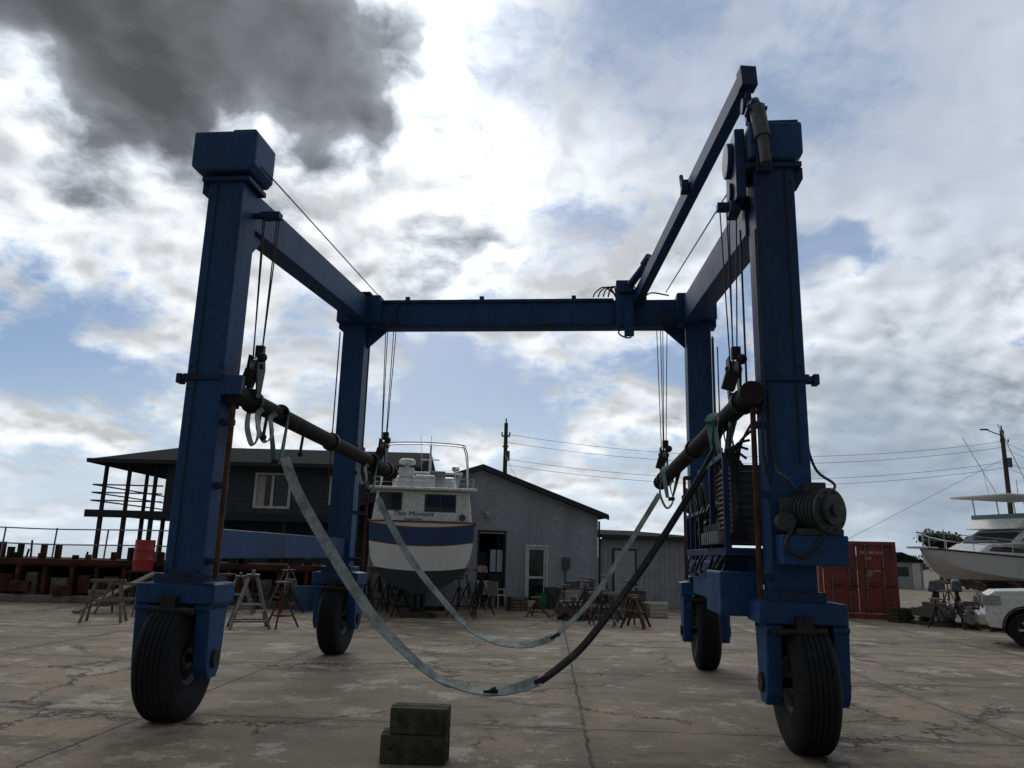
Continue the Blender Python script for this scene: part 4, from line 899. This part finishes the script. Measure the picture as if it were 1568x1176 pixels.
for z0,z1,dy in ((7.9,8.3,.0),(7.5,8.0,.2),(6.6,7.2,0),(6.3,6.9,.1)):
    p.path([(-.25+26.45*t,39.85+dy+.6*t,z0+(z1-z0)*t-4*1.0*t*(1-t)) for t in [k/24 for k in range(25)]],.010,5)
    p.path([(26.2+36*t,40.5+dy+30*t,z1+(8.4-z1)*t-4*.8*t*(1-t)) for t in [k/16 for k in range(17)]],.010,5)
p.path([(-.25,40,6.9),(.1,36,5.6),(.6,33,4.6)],.014,5)
p.path([(26.2-12*t,40.5-6*t,7.4-5*t) for t in (0,.5,1)],.008,5)
wl.done()

# ------------------------------------------------------------ hut and trees on the right
hut=Obj("small_cabin",(30,60,0)); q=hut.p("walls",WALL2); q.b2(-1.6,1.6,0,3,0,2.0); q=hut.p("roof",ROOF,.01); q.prism([(-1.9,1.95),(0,2.7),(1.9,1.95)],'y',-.2,3.2); q=hut.p("window",GLASS); q.b2(-.5,.5,-.03,-.002,.9,1.6); q=hut.p("door",WHITEP); q.b2(.8,1.4,-.03,-.002,0,1.9); hut.done()
LEAF=mat("foliage",(.05,.075,.03),.8,0,(.02,.035,.015),1.2,.4,.6)
def tree(x,y,h,r):
    o=Obj("broadleaf_tree",(x,y,0)); t=o.p("trunk",POLE,0,True); t.tube((0,0,0),(0,0,h*.5),.16,8,.1); l=o.p("foliage",LEAF)
    cl=[]
    for k in range(14):
        a=random.uniform(0,6.28); d=random.uniform(.1,.75)*r; c=Vector((d*math.cos(a),d*math.sin(a),h*random.uniform(.5,.88))); cl.append((c,r*random.uniform(.3,.5))); t.tube((0,0,h*.35),c,.05,5,.02)
    for c,rr in cl:
        for k in range(260):
            v=Vector([random.gauss(0,1) for _ in range(3)]).normalized()*rr*random.uniform(.3,1.05); v.z*=.75; pnt=c+v; s=random.uniform(.07,.15)
            a=Vector([random.gauss(0,1) for _ in range(3)]).normalized(); b=a.orthogonal().normalized()
            l.bm.faces.new([l.bm.verts.new(pnt+a*s),l.bm.verts.new(pnt+b*s),l.bm.verts.new(pnt-a*s),l.bm.verts.new(pnt-b*s)])
    o.done()
tree(33,60,4.6,1.9); tree(36,62,4.0,1.8); tree(41,66,4.4,2.2)
dt=Obj("distant_trees"); l=dt.p("foliage",LEAF)
for k in range(9000):
    x=random.uniform(45,420); hh=4.5+2.0*math.sin(x*.05)+1.5*math.sin(x*.17+1)+1.0*math.sin(x*.5)
    pnt=Vector((x,260+random.uniform(-6,6)-x*.1,random.uniform(0,1)**.7*hh)); s=random.uniform(.35,.8)
    a=Vector([random.gauss(0,1) for _ in range(3)]).normalized(); b=a.orthogonal().normalized()
    l.bm.faces.new([l.bm.verts.new(pnt+a*s),l.bm.verts.new(pnt+b*s),l.bm.verts.new(pnt-a*s),l.bm.verts.new(pnt-b*s)])
dt.done()
